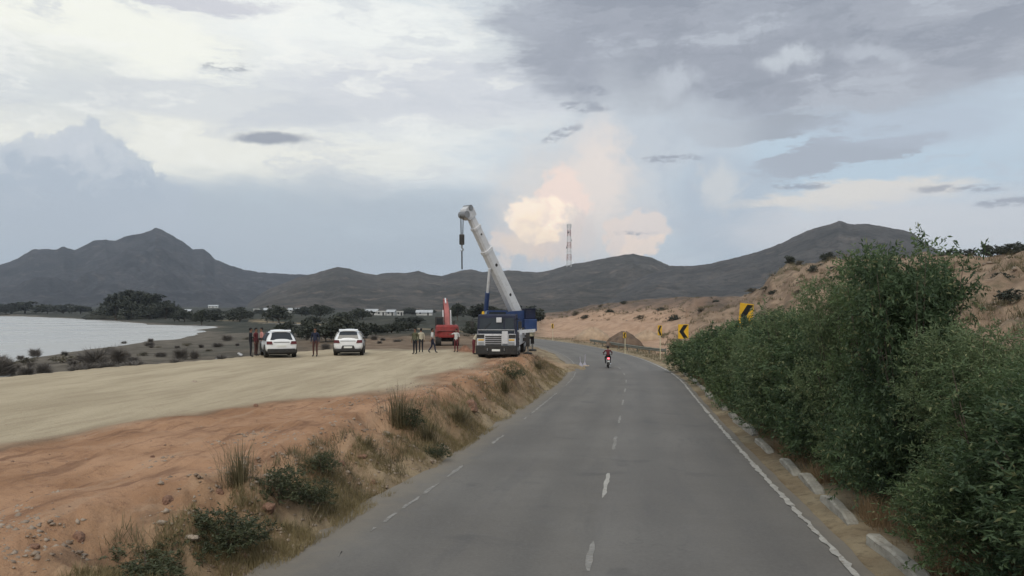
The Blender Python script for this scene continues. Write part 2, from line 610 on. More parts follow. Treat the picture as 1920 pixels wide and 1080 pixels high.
def lake_dist(x, y):
    """signed distance to the shore, positive on land"""
    x, y = np.asarray(x, float), np.asarray(y, float)
    d = np.full(x.shape, 1e9)
    inside = np.zeros(x.shape, bool)
    n = len(LAKE)
    for i in range(n):
        (ax, ay), (bx, by) = LAKE[i], LAKE[(i + 1) % n]
        ex, ey = bx - ax, by - ay
        t = np.clip(((x - ax) * ex + (y - ay) * ey) / (ex * ex + ey * ey), 0, 1)
        d = np.minimum(d, np.hypot(x - ax - t * ex, y - ay - t * ey))
        c = ((ay > y) != (by > y)) & (x < ex * (y - ay) / (ey if ey else 1e-9) + ax)
        inside ^= c
    return np.where(inside, -d, d)


# ------------------------------------------------------------------ hill on the right: skyline rows and distances by photo column
HU = [940, 1000, 1025, 1070, 1110, 1180, 1250, 1330, 1380, 1425, 1447, 1480, 1530, 1590, 1650, 1720, 1800, 1850, 1920, 2100, 2600, 4000]
HV = [600, 594, 586, 581, 571, 563, 557, 552, 552, 540, 518, 501, 493, 488, 481, 478, 482, 481, 470, 440, 420, 420]
HD = [300, 260, 240, 230, 225, 215, 205, 195, 180, 165, 152, 145, 138, 128, 118, 106, 96, 90, 82, 66, 50, 40]


def terrain(x, y):
    x, y = np.asarray(x, float), np.asarray(y, float)
    r = np.hypot(x, y)
    near = r < 330
    s = np.full(x.shape, 400.0)
    lat = np.full(x.shape, -400.0)
    if near.any():
        s[near], lat[near] = road_coords(x[near], y[near])
    zr = np.interp(s, S, RZ)
    # open country
    ld = lake_dist(x, y) + 9 * fbm(x / 28, y / 28, 4, 3) * sstep(0, 60, r)
    wet = np.interp(ld, [-60, -6, 0, 10, 50, 200], [-2.6, -.5, -.03, .30, 1.15, 1.7])
    land = LAKE_Z + wet
    land = land + .35 * fbm(x / 9, y / 9, 4, 11) * sstep(-2, 8, ld) + 3.0 * fbm(x / 160, y / 160, 3, 5) * sstep(150, 500, r) * sstep(0, 90, ld)
    land = land + 7.0 * sstep(500, 1500, r)
    # raised construction platform left of the road
    le = np.interp(s, [-40, 0, 11, 19, 29, 40, 50, 58, 66, 75], [-7.3, -7.3, -7.4, -6.9, -6.7, -6.8, -7.0, -7.4, -8.2, -9.5])
    le = le + 2.0 * fbm(s / 3.1, lat * 0 + .3, 3, 21)
    zp = np.interp(s, [-40, 0, 20, 38, 50, 58, 80, 130], [.35, .35, .35, .26, .17, .08, -.12, -.5])
    zp = zp - 1.25 * sstep(53, 64, s) * sstep(-13, -8, lat)
    red = sstep(0, 1, (lat - np.interp(s, [-40, 8, 18, 25, 37, 50, 60], [-16, -15.5, -13.5, -9.6, -8.4, -10.5, -14])) / 2.2 + 1.6 * fbm(s / 7, lat / 2.5, 4, 31))
    rough = fbm(x / .9, y / .9, 4, 41)
    ruts = np.exp(-((lat + 8.6 + .35 * np.sin(s / 5.0)) / .28) ** 2) + np.exp(-((lat + 10.4 + .35 * np.sin(s / 5.0 + .4)) / .28) ** 2) + np.exp(-((lat + 7.3 - .02 * s) / .22) ** 2)
    zp = zp + .05 * fbm(x / 4, y / 4, 3, 43) + red * (.26 * rough - .10 * ruts * sstep(-.12, .1, fbm(s / 4, lat / 3, 2, 47)))
    left_edge = np.interp(s, [-40, 32, 50, 70], [-27, -25, -23.2, -21]) + 1.6 * fbm(s / 6, lat * 0, 3, 51)
    mp = sstep(0, 1, (lat - (left_edge - 3.2)) / 3.2) * (1 - sstep(78, 92, s + 6.0 * fbm(x / 5, y / 5, 3, 53)))
    dirt = sstep(-42, -26, lat + 12 * fbm(x / 8, y / 8, 3, 57)) * (1 - sstep(110, 150, s)) * sstep(55, 60, s + 8 * fbm(x / 3, y / 3, 3, 58))
    zleft = land * (1 - mp) + zp * mp
    zleft = zleft + .9 * dirt * (1 - mp) * fbm(x / 3, y / 3, 4, 59)
    toe = -4.85 + 1.35 * np.exp(-((s - 66) / 4.5) ** 2) + .5 * fbm(s / 1.6, lat * 0, 3, 23)
    t = sstep(0, 1, (toe - lat) / np.maximum(toe - le, .2)) * .35 + .65 * np.clip((toe - lat) / np.maximum(toe - le, .2), 0, 1)
    bank = t * (1 - t) * 4
    zl = (zr - .06) * (1 - t) + zleft * t + np.sqrt(np.clip(bank, 0, 1)) * (.75 * rough + .30 * fbm(x / .35, y / .35, 3, 61)) + (1 - t) * sstep(0, .5, toe + .45 - lat) * .10 * fbm(x / .3, y / .3, 3, 62) + .10 * np.exp(-((s - 66) / 4.5) ** 2) * sstep(-3.0, -3.6, lat)
    # right of the road: verge, then the hill
    azm = np.arctan2(x, np.maximum(y, -1e9))
    u = 960 + F * np.tan(np.clip(azm, -1.0, 1.1))
    hz_ang = (HOR - np.interp(u, HU, HV)) / F
    hd = np.interp(u, HU, HD)
    yy = r * np.cos(np.clip(azm, -1.1, 1.1))
    zridge = CAM_Z + hz_ang * hd
    rfu = np.array(RF_U)
    rf = np.interp(u, rfu, RF_Y)
    tt = np.clip((yy - rf) / (hd - rf), 0, 1.6)
    bumps = 1 + .0 * tt
    shape = np.where(tt < 1, .35 * tt + .65 * tt * tt * (3 - 2 * tt) * (0.7 + .3 * tt), 1.0)
    # worked sand floor and benches beyond the bend
    cut = sstep(1000, 1030, u) * (1 - sstep(1240, 1330, u))
    bench = np.interp(tt, [0, .18, .46, .50, .62, .66, .8, 1.0, 1.6], [0, .035, .13, .33, .37, .56, .70, 1, 1])
    shape = shape * (1 - cut) + bench * cut
    w = sstep(945, 1010, u) * (y > -5)
    zhill = zr * 0 + (-1.9 if False else 0) + zr + (zridge - zr) * shape
    over = np.maximum(yy - hd, 0)
    zhill = zhill - (zridge - land) * (1 - np.exp(-over / (hd * .9)))
    rl = fbm(x / 14, y / 14, 4, 71) * 4.0 + fbm(x / 3.2, y / 3.2, 4, 73) * 2.4 - np.abs(fbm(x / 9, y / 16, 5, 75, .6)) * 6.0 + fbm(x / .9, y / .9, 2, 77) * .7
    zhill = zhill + rl * sstep(.03, .3, tt) * (1 - .75 * sstep(.9, 1.0, tt)) * np.where(cut > .5, .35, 1)
    side = sstep(3.2, 8, lat)
    zright = (zr - .06) + .10 * sstep(3.1, 3.7, lat) + .04 * rough * sstep(3.1, 3.7, lat)
    zright = zright * (1 - side * w) + np.where(tt > 0, zhill, zright) * side * w
    k_ = sstep(8, 45, lat) * (1 - w)
    zright = zright * (1 - k_) + land * k_
    zright = np.where(near, zright, zhill * w + land * (1 - w))
    isr = (lat > -.65)
    z = np.where(isr, zright, zl)
    z = np.where(near, z, np.where(w > 0, land * (1 - w) + np.maximum(zhill, land) * w, land))
    mp = mp * (1 - dirt)
    zone = dict(s=s, lat=lat, mp=mp * (lat < -4.85), red=red, t=t, hill=(side * w * np.where(near, isr, 1.0) * (1 - .8 * sstep(0, .8, over / hd))), cut=cut, cutw=sstep(985, 1030, u) * (1 - sstep(1330, 1430, u)), tt=tt, ld=ld, dirt=dirt * (1 - isr), isr=isr, r=r)
    return z, zone


# depth at which each photo column leaves the road's right verge
RF_U, RF_Y = [], []
for u_ in list(range(940, 2000, 20)) + [2200, 2600, 4000]:
    ys = np.arange(4.0, 200.0, .5)
    xs = (u_ - 960) / F * ys
    s_, l_ = road_coords(xs, ys)
    ok = np.where((l_ < 7.0) & (s_ < 165))[0]
    RF_U.append(u_)
    RF_Y.append(float(ys[ok[-1]]) if len(ok) else 6.0)


def gz(x, y):
    return float(terrain(np.array([float(x)]), np.array([float(y)]))[0][0])


def on_ground(px, Y, dz=0.0):
    x = (px - 960) / F * Y
    return Vector((x, Y, gz(x, Y) + dz))


# ------------------------------------------------------------------ ground sheet (polar, fine in view, coarse elsewhere)
azs = np.concatenate([np.arange(-180, -40, 4.0), np.arange(-40, 40, .1), np.arange(40, 180, 4.0)]) * math.pi / 180
rs = 2.2 * 1.0195 ** np.arange(0, 396)
A, RR = np.meshgrid(azs, rs)
GX, GY = (np.sin(A) * RR).ravel(), (np.cos(A) * RR).ravel()
GZ, Z = terrain(GX, GY)
na, nr = len(azs), len(rs)
idx = np.arange(na * nr).reshape(nr, na)
a_, b_ = idx[:-1], idx[1:]
quads = np.stack([a_, np.roll(a_, -1, 1), np.roll(b_, -1, 1), b_], -1).reshape(-1, 4)
gme = np_mesh('ground', np.stack([GX, GY, GZ], -1), quads, smooth=True)
ground = tag(link_mesh('ground', gme), kind='structure')


def add_zone(me, name, arr):
    at_ = me.attributes.new(name, 'FLOAT', 'POINT')
    at_.data.foreach_set('value', np.asarray(arr, dtype=np.float32))


verge = np.where(Z['isr'], sstep(2.9, 3.1, Z['lat']) * (1 - sstep(6, 12, Z['lat'])) * (1 - Z['hill']) * (Z['r'] < 330), (1 - Z['t']) * (Z['r'] < 330))
add_zone(gme, 'platform', Z['mp'] * (1 - Z['red']))
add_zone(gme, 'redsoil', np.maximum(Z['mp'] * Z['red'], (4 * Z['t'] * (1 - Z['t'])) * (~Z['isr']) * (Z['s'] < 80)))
add_zone(gme, 'verge', verge)
add_zone(gme, 'hill', Z['hill'])
add_zone(gme, 'cutsand', Z['cut'] * Z['hill'] * (1 - sstep(.66, .9, Z['tt'])))
add_zone(gme, 'scrubhill', Z['hill'] * sstep(.60, .70, Z['tt'] + .12 * fbm(GX / 6, GY / 6, 3, 83)) * Z['cutw'])
add_zone(gme, 'dirt', Z['dirt'])
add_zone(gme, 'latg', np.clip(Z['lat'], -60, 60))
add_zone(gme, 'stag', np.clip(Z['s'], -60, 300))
add_zone(gme, 'mud', 1 - sstep(1, np.where(Z['r'] < 170, 45, 7), Z['ld'] + 14 * fbm(GX / 9, GY / 9, 4, 85)))

gm = bpy.data.materials.new('ground_soil')
gm.use_nodes = True
nt = gm.node_tree
q = NG(nt)
bs = nt.nodes['Principled BSDF']
pos = q.n('ShaderNodeNewGeometry').outputs['Position']


def zone(n):
    return q.n('ShaderNodeAttribute', attribute_name=n).outputs['Fac']


n_big = q.noise(pos, .035, 5, .6)
n_mid = q.noise(pos, .45, 6, .6)
n_fine = q.noise(pos, 4.0, 6, .65)
n_grain = q.noise(pos, 26.0, 4, .7)
c = q.mix(q.ramp(n_mid, .35, .65), (.034, .036, .028), (.066, .062, .048))                     # scrubland
c = q.mix(q.ramp(q.noise(pos, .12, 6, .65), .46, .60), c, (.028, .032, .022))
c = q.mix(q.m('MULTIPLY', q.ramp(n_big, .54, .66), .3), c, (.12, .105, .08))
mud = q.mix(q.ramp(n_mid, .35, .65), (.085, .072, .056), (.17, .145, .115))
c = q.mix(zone('mud'), c, mud)
dirtc = q.mix(q.ramp(n_mid, .35, .65), (.135, .092, .062), (.22, .16, .11))
c = q.mix(zone('dirt'), c, dirtc)
hillc = q.mix(q.ramp(n_mid, .34, .66), (.19, .13, .088), (.32, .23, .16))
hillc = q.mix(q.m('MULTIPLY', q.ramp(q.noise(pos, .16, 6, .68), .52, .62), .75), hillc, (.13, .105, .065))
hillc = q.mix(q.m('MULTIPLY', q.ramp(n_fine, .55, .72), .45), hillc, (.13, .085, .06))
scr = q.mix(q.ramp(q.noise(pos, .22, 6, .66), .38, .60), (.19, .128, .095), (.082, .066, .055))
hillc = q.mix(q.m('MULTIPLY', zone('scrubhill'), .85), hillc, scr)
c = q.mix(zone('hill'), c, hillc)
cutc = q.mix(q.ramp(n_mid, .36, .64), (.35, .225, .15), (.45, .30, .205))
c = q.mix(zone('cutsand'), c, cutc)
stre = q.noise(q.v('MULTIPLY', pos, (1.6, .22, 1)), .5, 5, .6)
tan = q.mix(q.ramp(stre, .35, .66), (.40, .325, .222), (.49, .405, .282))
tan = q.mix(q.m('MULTIPLY', q.ramp(n_fine, .56, .75), .35), tan, (.30, .235, .16))
c = q.mix(zone('platform'), c, tan)
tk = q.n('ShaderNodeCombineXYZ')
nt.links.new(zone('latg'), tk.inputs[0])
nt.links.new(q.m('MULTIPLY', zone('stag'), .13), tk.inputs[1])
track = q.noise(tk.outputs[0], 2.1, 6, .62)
c = q.mix(q.m('MULTIPLY', zone('platform'), q.m('MULTIPLY', q.ramp(track, .50, .62), .45)), c, (.32, .25, .17))
redc = q.mix(q.ramp(n_mid, .34, .66), (.31, .168, .092), (.45, .265, .158))
redc = q.mix(q.m('MULTIPLY', q.ramp(n_fine, .5, .7), .5), redc, (.20, .105, .068))
redc = q.mix(q.m('MULTIPLY', q.ramp(n_grain, .55, .75), .3), redc, (.46, .33, .24))
redc = q.mix(q.m('MULTIPLY', q.ramp(track, .52, .64), .65), redc, (.18, .095, .058))  # darker streaks along the tracks, painting rut shade into the soil colour
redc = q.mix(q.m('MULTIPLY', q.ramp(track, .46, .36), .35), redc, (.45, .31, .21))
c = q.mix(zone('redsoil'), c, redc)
vc = q.mix(q.ramp(n_mid, .35, .65), (.21, .155, .095), (.35, .28, .18))
vc = q.mix(q.m('MULTIPLY', q.ramp(n_fine, .5, .66), .55), vc, (.15, .115, .075))
c = q.mix(zone('verge'), c, vc)
nt.links.new(c, bs.inputs['Base Color'])
bs.inputs['Roughness'].default_value = .95
bs.inputs['Specular IOR Level'].default_value = .15
bn = q.n('ShaderNodeBump')
bn.inputs['Strength'].default_value = .8
bn.inputs['Distance'].default_value = .09
nt.links.new(q.m('ADD', n_fine, q.m('MULTIPLY', n_grain, .35)), bn.inputs['Height'])
nt.links.new(bn.outputs[0], bs.inputs['Normal'])
gme.materials.append(gm)

# ------------------------------------------------------------------ lake
lw = MB()
lw.poly([(-1600, -60, LAKE_Z), (-29, -60, LAKE_Z), (-29, 90, LAKE_Z), (-42, 200, LAKE_Z), (-60, 820, LAKE_Z), (-1600, 820, LAKE_Z)], [(0, 1, 2, 3, 4, 5)])
wm = bpy.data.materials.new('lake_water')
wm.use_nodes = True
nt = wm.node_tree
q = NG(nt)
bs = nt.nodes['Principled BSDF']
pos = q.n('ShaderNodeNewGeometry').outputs['Position']
rip = q.noise(q.v('MULTIPLY', pos, (1.0, .45, 1.0)), 1.3, 5, .65)
big = q.noise(pos, .03, 4, .6)
bs.inputs['Base Color'].default_value = (.40, .395, .38, 1)
nt.links.new(q.ramp(big, .35, .65, .18, .36), bs.inputs['Roughness'])
bs.inputs['IOR'].default_value = 1.33
bs.inputs['Specular IOR Level'].default_value = .5
bn = q.n('ShaderNodeBump')
bn.inputs['Strength'].default_value = .8
bn.inputs['Distance'].default_value = .25
nt.links.new(rip, bn.inputs['Height'])
nt.links.new(bn.outputs[0], bs.inputs['Normal'])
tag(lw.build('lake_water', wm), kind='structure')

# ------------------------------------------------------------------ asphalt road with worn markings
ST = np.arange(-38, 299.5, .5)
prof = [-5.0, -4.2, -2.4, -.65, 1.1, 2.6, 3.12]
V, Fq = [], []
for i, s in enumerate(ST):
    jl = .28 * float(fbm(np.array([s / 1.7]), np.array([.5]), 4, 91)[0]) + .12 * math.sin(s * .37)
    jr = .16 * float(fbm(np.array([s / 1.3]), np.array([.5]), 4, 93)[0])
    for k, l in enumerate(prof):
        ll = l + (jl if k == 0 else jr if k == 6 else 0)
        V.append(road_pt(s, ll, -.02 if k in (0, 6) else .012 * (1 - (abs(l + .65) / 4) ** 2)))
    if i:
        for k in range(6):
            a = (i - 1) * 7 + k
            Fq.append((a, a + 1, a + 8, a + 7))
rme = np_mesh('road', V, Fq, smooth=True)
lats = np.tile(np.array(prof, dtype=np.float32), len(ST))
add_zone(rme, 'lat', lats)
add_zone(rme, 'sta', np.repeat(ST, 7))
rm = bpy.data.materials.new('worn_asphalt')
rm.use_nodes = True
nt = rm.node_tree
q = NG(nt)
bs = nt.nodes['Principled BSDF']
pos = q.n('ShaderNodeNewGeometry').outputs['Position']
latn = q.n('ShaderNodeAttribute', attribute_name='lat').outputs['Fac']
stan = q.n('ShaderNodeAttribute', attribute_name='sta').outputs['Fac']
cmb = q.n('ShaderNodeCombineXYZ')
nt.links.new(latn, cmb.inputs[0])
nt.links.new(q.m('MULTIPLY', stan, .12), cmb.inputs[1])
streak = q.noise(cmb.outputs[0], 1.6, 5, .6)
patch = q.noise(pos, .22, 5, .6)
grit = q.noise(pos, 60, 4, .7)
mid = q.noise(pos, 2.2, 5, .6)
c = q.mix(q.ramp(patch, .36, .64), (.128, .116, .102), (.160, .147, .130))
c = q.mix(q.m('MULTIPLY', q.ramp(streak, .48, .68), .45), c, (.095, .090, .086))
c = q.mix(q.m('MULTIPLY', q.ramp(mid, .5, .72), .25), c, (.165, .155, .148))
c = q.mix(q.m('MULTIPLY', q.ramp(grit, .45, .75), .35), c, (.19, .18, .172))
# traffic-polished wheel tracks and the joint between the two paving passes
for w_ in (-3.3, -1.6, .35, 1.95):
    c = q.mix(q.m('MULTIPLY', q.ramp(q.m('ABSOLUTE', q.m('SUBTRACT', latn, w_)), .6, .05), .30), c, (.092, .087, .081))
c = q.mix(q.m('MULTIPLY', q.ramp(latn, -.75, -.55), .16), c, (.175, .168, .165))
agg = q.noise(pos, 17, 5, .75)
c = q.mix(q.m('MULTIPLY', q.ramp(agg, .50, .68), .30), c, (.20, .185, .168))
c = q.mix(q.m('MULTIPLY', q.ramp(agg, .50, .32), .30), c, (.085, .079, .072))
# oil and tyre stains, sparse cracks
stn = q.noise(pos, .55, 4, .55, .6)
c = q.mix(q.m('MULTIPLY', q.ramp(stn, .60, .70), .35), c, (.075, .072, .070))
vor = q.n('ShaderNodeTexVoronoi', feature='DISTANCE_TO_EDGE')
wob = q.noise(pos, 1.4, 4, .6, out='Color')
nt.links.new(q.v('ADD', q.v('MULTIPLY', pos, (.55, .22, .5)), q.v('SCALE', wob, scale=.5)), vor.inputs['Vector'])
vor.inputs['Scale'].default_value = 1.0
crk = q.m('MULTIPLY', q.ramp(vor.outputs['Distance'], .012, .003), q.ramp(patch, .50, .60))
c = q.mix(q.m('MULTIPLY', crk, .22), c, (.055, .052, .05))
# dust blown in from both verges
dl = q.ramp(q.m('ADD', latn, q.m('MULTIPLY', mid, 1.1)), -3.3, -4.5)
dr = q.ramp(q.m('SUBTRACT', latn, q.m('MULTIPLY', mid, .5)), 2.45, 2.9)
c = q.mix(q.m('MULTIPLY', q.m('MAXIMUM', dl, dr), .7), c, (.23, .195, .15))
nt.links.new(c, bs.inputs['Base Color'])
bs.inputs['Roughness'].default_value = .78
bs.inputs['Specular IOR Level'].default_value = .3
bn = q.n('ShaderNodeBump')
bn.inputs['Strength'].default_value = .35
bn.inputs['Distance'].default_value = .008
nt.links.new(grit, bn.inputs['Height'])
nt.links.new(bn.outputs[0], bs.inputs['Normal'])
road = tag(link_mesh('road', rme, None, rm), kind='structure')

lm = mat('worn_line_paint', (.40, .38, .345), .8, var=.12, scale=4, grime=.75)
lm2 = mat('faint_line_paint', (.25, .238, .22), .8, var=.2, scale=6, grime=.85)


def stripe(name, s0, s1, lat, w, m, jit=.018, step=.25, seed=1):
    n = max(2, int((s1 - s0) / step) + 1)
    V, Fq = [], []
    r_ = random.Random(seed + int(s0 * 10))
    for i in range(n):
        s = s0 + (s1 - s0) * i / (n - 1)
        base = .012 * (1 - (abs(lat + .65) / 4) ** 2) if abs(lat + .65) < 4 else 0
        taper = .35 if i in (0, n - 1) else 1
        for sgn in (-1, 1):
            V.append(road_pt(s, lat + sgn * (w / 2 * taper + r_.uniform(-jit, jit)) + r_.uniform(-jit, jit) * .5, base + .006))
        if i:
            a = 2 * (i - 1)
            Fq.append((a, a + 1, a + 3, a + 2))
    o = link_mesh(name, np_mesh(name, V, Fq), road, m)
    return o


s = 5.0
r_ = random.Random(4)
while s < 150:                       # right edge line: long worn runs
    L = r_.uniform(3.0, 9.0)
    stripe('edge_line', s, s + L, LAT_R, r_.uniform(.09, .12), lm, .03, .17)
    s += L + (r_.choice([-.1, -.1, .12, .3]) if s < 60 else 0)
for (a, b) in ((9.3, 9.6), (10.75, 11.0), (12.2, 12.5), (12.9, 13.6), (14.0, 15.1), (15.4, 16.6), (17.4, 19.1), (23.0, 25.0), (31.5, 42), (29.5, 30.5), (47, 60), (66, 120)):
    stripe('edge_line', a, b, LAT_L, .075, lm2, .03)
for (a, b, m_) in ((10.6, 12.2, lm2), (15.6, 18.5, lm), (22.4, 25.3, lm2), (29.0, 31.6, lm2), (36, 38.6, lm2), (43, 45.5, lm2), (50, 52.5, lm2), (57, 59.5, lm2), (64, 66.5, lm2)):
    stripe('centre_line', a, b, LAT_C, .085, m_, .018)

# ------------------------------------------------------------------ mountains
RIDGE = [(-700, 530), (-420, 505), (-200, 515), (-80, 508), (0, 497), (30, 487), (60, 468), (82, 467), (105, 468), (118, 462), (140, 469), (160, 459), (175, 451), (200, 450), (215, 452), (240, 442), (262, 439), (280, 433),
         (291, 427), (303, 431), (325, 443), (345, 455), (362, 468), (382, 467), (396, 478), (402, 486), (430, 497), (455, 505), (480, 510), (510, 512), (545, 514), (590, 516), (640, 522), (720, 540), (800, 560), (900, 590)]
RIDGE2 = [(430, 590), (500, 545), (560, 520), (590, 513), (612, 506), (635, 501), (655, 504), (680, 512), (705, 516), (720, 512), (760, 512), (785, 508), (800, 513), (828, 518), (845, 513), (865, 507), (885, 506), (905, 510), (935, 509), (960, 507), (980, 509),
          (1005, 511), (1030, 508), (1060, 498), (1075, 495), (1100, 491), (1140, 483), (1165, 479), (1187, 476), (1205, 480), (1225, 484), (1240, 491), (1255, 498), (1300, 501), (1360, 512), (1450, 535), (1560, 570), (1650, 600)]
RIDGE3 = [(1040, 600), (1120, 560), (1200, 520), (1260, 500), (1300, 498), (1330, 495), (1360, 488), (1392, 480), (1420, 472), (1445, 464), (1470, 454), (1490, 444), (1515, 432), (1540, 425), (1560, 420), (1575, 414), (1588, 419), (1605, 421), (1630, 420), (1660, 426),
          (1690, 431), (1712, 437), (1730, 452), (1760, 470), (1820, 492), (1900, 510), (2050, 520), (2300, 540), (2600, 590)]


def mountain(name, ridge, D, foot, back, seed, mt):
    us = np.arange(ridge[0][0], ridge[-1][0] + 1, 3.0)
    vs = np.interp(us, [p[0] for p in ridge], [p[1] for p in ridge])
    ts = np.concatenate([np.linspace(0, 1, 56), np.linspace(1.03, 1.6, 12)])
    U, T = np.meshgrid(us, ts)
    Y = np.where(T < 1, foot + (D - foot) * T, D + (back - D) * (T - 1) / .6)
    X = (U - 960) / F * Y
    zr_ = CAM_Z + (HOR - np.interp(U, us, vs)) / F * D
    zr_ = zr_ + (fbm(U / 9, U * 0 + 3, 3, seed) * 2.6 + np.abs(fbm(U / 3.2, U * 0 + 8, 2, seed + 3)) * 2.2) * D / 1800
    sp = 1 - np.abs(fbm(X / 260, Y / 520, 4, seed + 7)) * 2.6
    sp2 = fbm(X / 70, Y / 90, 4, seed + 17)
    sh = np.where(T < 1, .25 * T + .75 * T ** 1.9, 1 - .9 * ((T - 1) / .6) ** 1.2)
    env = np.where(T < 1, T * (1 - T) * 4, 0)
    Zm = -3 + (zr_ + 3) * sh * (1 + .34 * env * (sp - .72)) + env * sp2 * zr_ * .30
    lim = CAM_Z + (zr_ - CAM_Z) / D * Y - 1.5 - 6 * (1 - T)
    Zm = np.where((T < .99), np.minimum(Zm, np.maximum(lim, -3)), Zm)
    n, m_ = len(us), len(ts)
    ix = np.arange(n * m_).reshape(m_, n)
    qd = np.stack([ix[:-1, :-1], ix[:-1, 1:], ix[1:, 1:], ix[1:, :-1]], -1).reshape(-1, 4)
    o = link_mesh(name, np_mesh(name, np.stack([X.ravel(), Y.ravel(), Zm.ravel()], -1), qd, smooth=True), None, mt)
    return tag(o, kind='structure')


def mountain_mat(name, a, b, rock):
    m = bpy.data.materials.new(name)
    m.use_nodes = True
    nt = m.node_tree
    q = NG(nt)
    bs = nt.nodes['Principled BSDF']
    pos = q.n('ShaderNodeNewGeometry').outputs['Position']
    n1 = q.noise(pos, .012, 6, .62)
    n2 = q.noise(pos, .09, 5, .65)
    c = q.mix(q.ramp(n1, .35, .65), a, b)
    c = q.mix(q.m('MULTIPLY', q.ramp(n2, .45, .62), .6), c, tuple(v * .5 for v in a))
    c = q.mix(q.m('MULTIPLY', q.ramp(q.noise(pos, .03, 6, .7), .54, .66), .7), c, rock)
    nt.links.new(c, bs.inputs['Base Color'])
    bs.inputs['Roughness'].default_value = 1
    bs.inputs['Specular IOR Level'].default_value = .05
    bn = q.n('ShaderNodeBump')
    bn.inputs['Strength'].default_value = .6
    bn.inputs['Distance'].default_value = 6
    nt.links.new(n2, bn.inputs['Height'])
    nt.links.new(bn.outputs[0], bs.inputs['Normal'])
    return m


mm1 = mountain_mat('scrub_mountain_far', (.036, .038, .043), (.066, .065, .069), (.11, .10, .095))
mm2 = mountain_mat('scrub_mountain', (.050, .048, .042), (.100, .088, .077), (.17, .135, .112))
mm3 = mountain_mat('scrub_mountain_right', (.058, .056, .054), (.095, .088, .082), (.14, .12, .105))
mountain('mountain', RIDGE, 2500, 1250, 3300, 101, mm1)
mountain('mountain', RIDGE2, 1750, 700, 2400, 202, mm2)
mountain('mountain', RIDGE3, 1300, 480, 1900, 303, mm3)

# ------------------------------------------------------------------ haze
hz = MB()
hz.box(-5600, 5600, -5600, 5600, -8, 275)
hm = bpy.data.materials.new('thin_haze')
hm.use_nodes = True
nt = hm.node_tree
nt.nodes.clear()
pv = nt.nodes.new('ShaderNodeVolumePrincipled')
pv.inputs['Color'].default_value = (.80, .88, 1.0, 1)
pv.inputs['Density'].default_value = .000115
pv.inputs['Anisotropy'].default_value = .15
ho = nt.nodes.new('ShaderNodeOutputMaterial')
nt.links.new(pv.outputs[0], ho.inputs['Volume'])
tag(hz.build('haze', hm), kind='stuff')


# ================================================================== mobile crane
def frame(o, rz):
    return Matrix.Translation(o) @ Matrix.Rotation(rz, 4, 'Z')


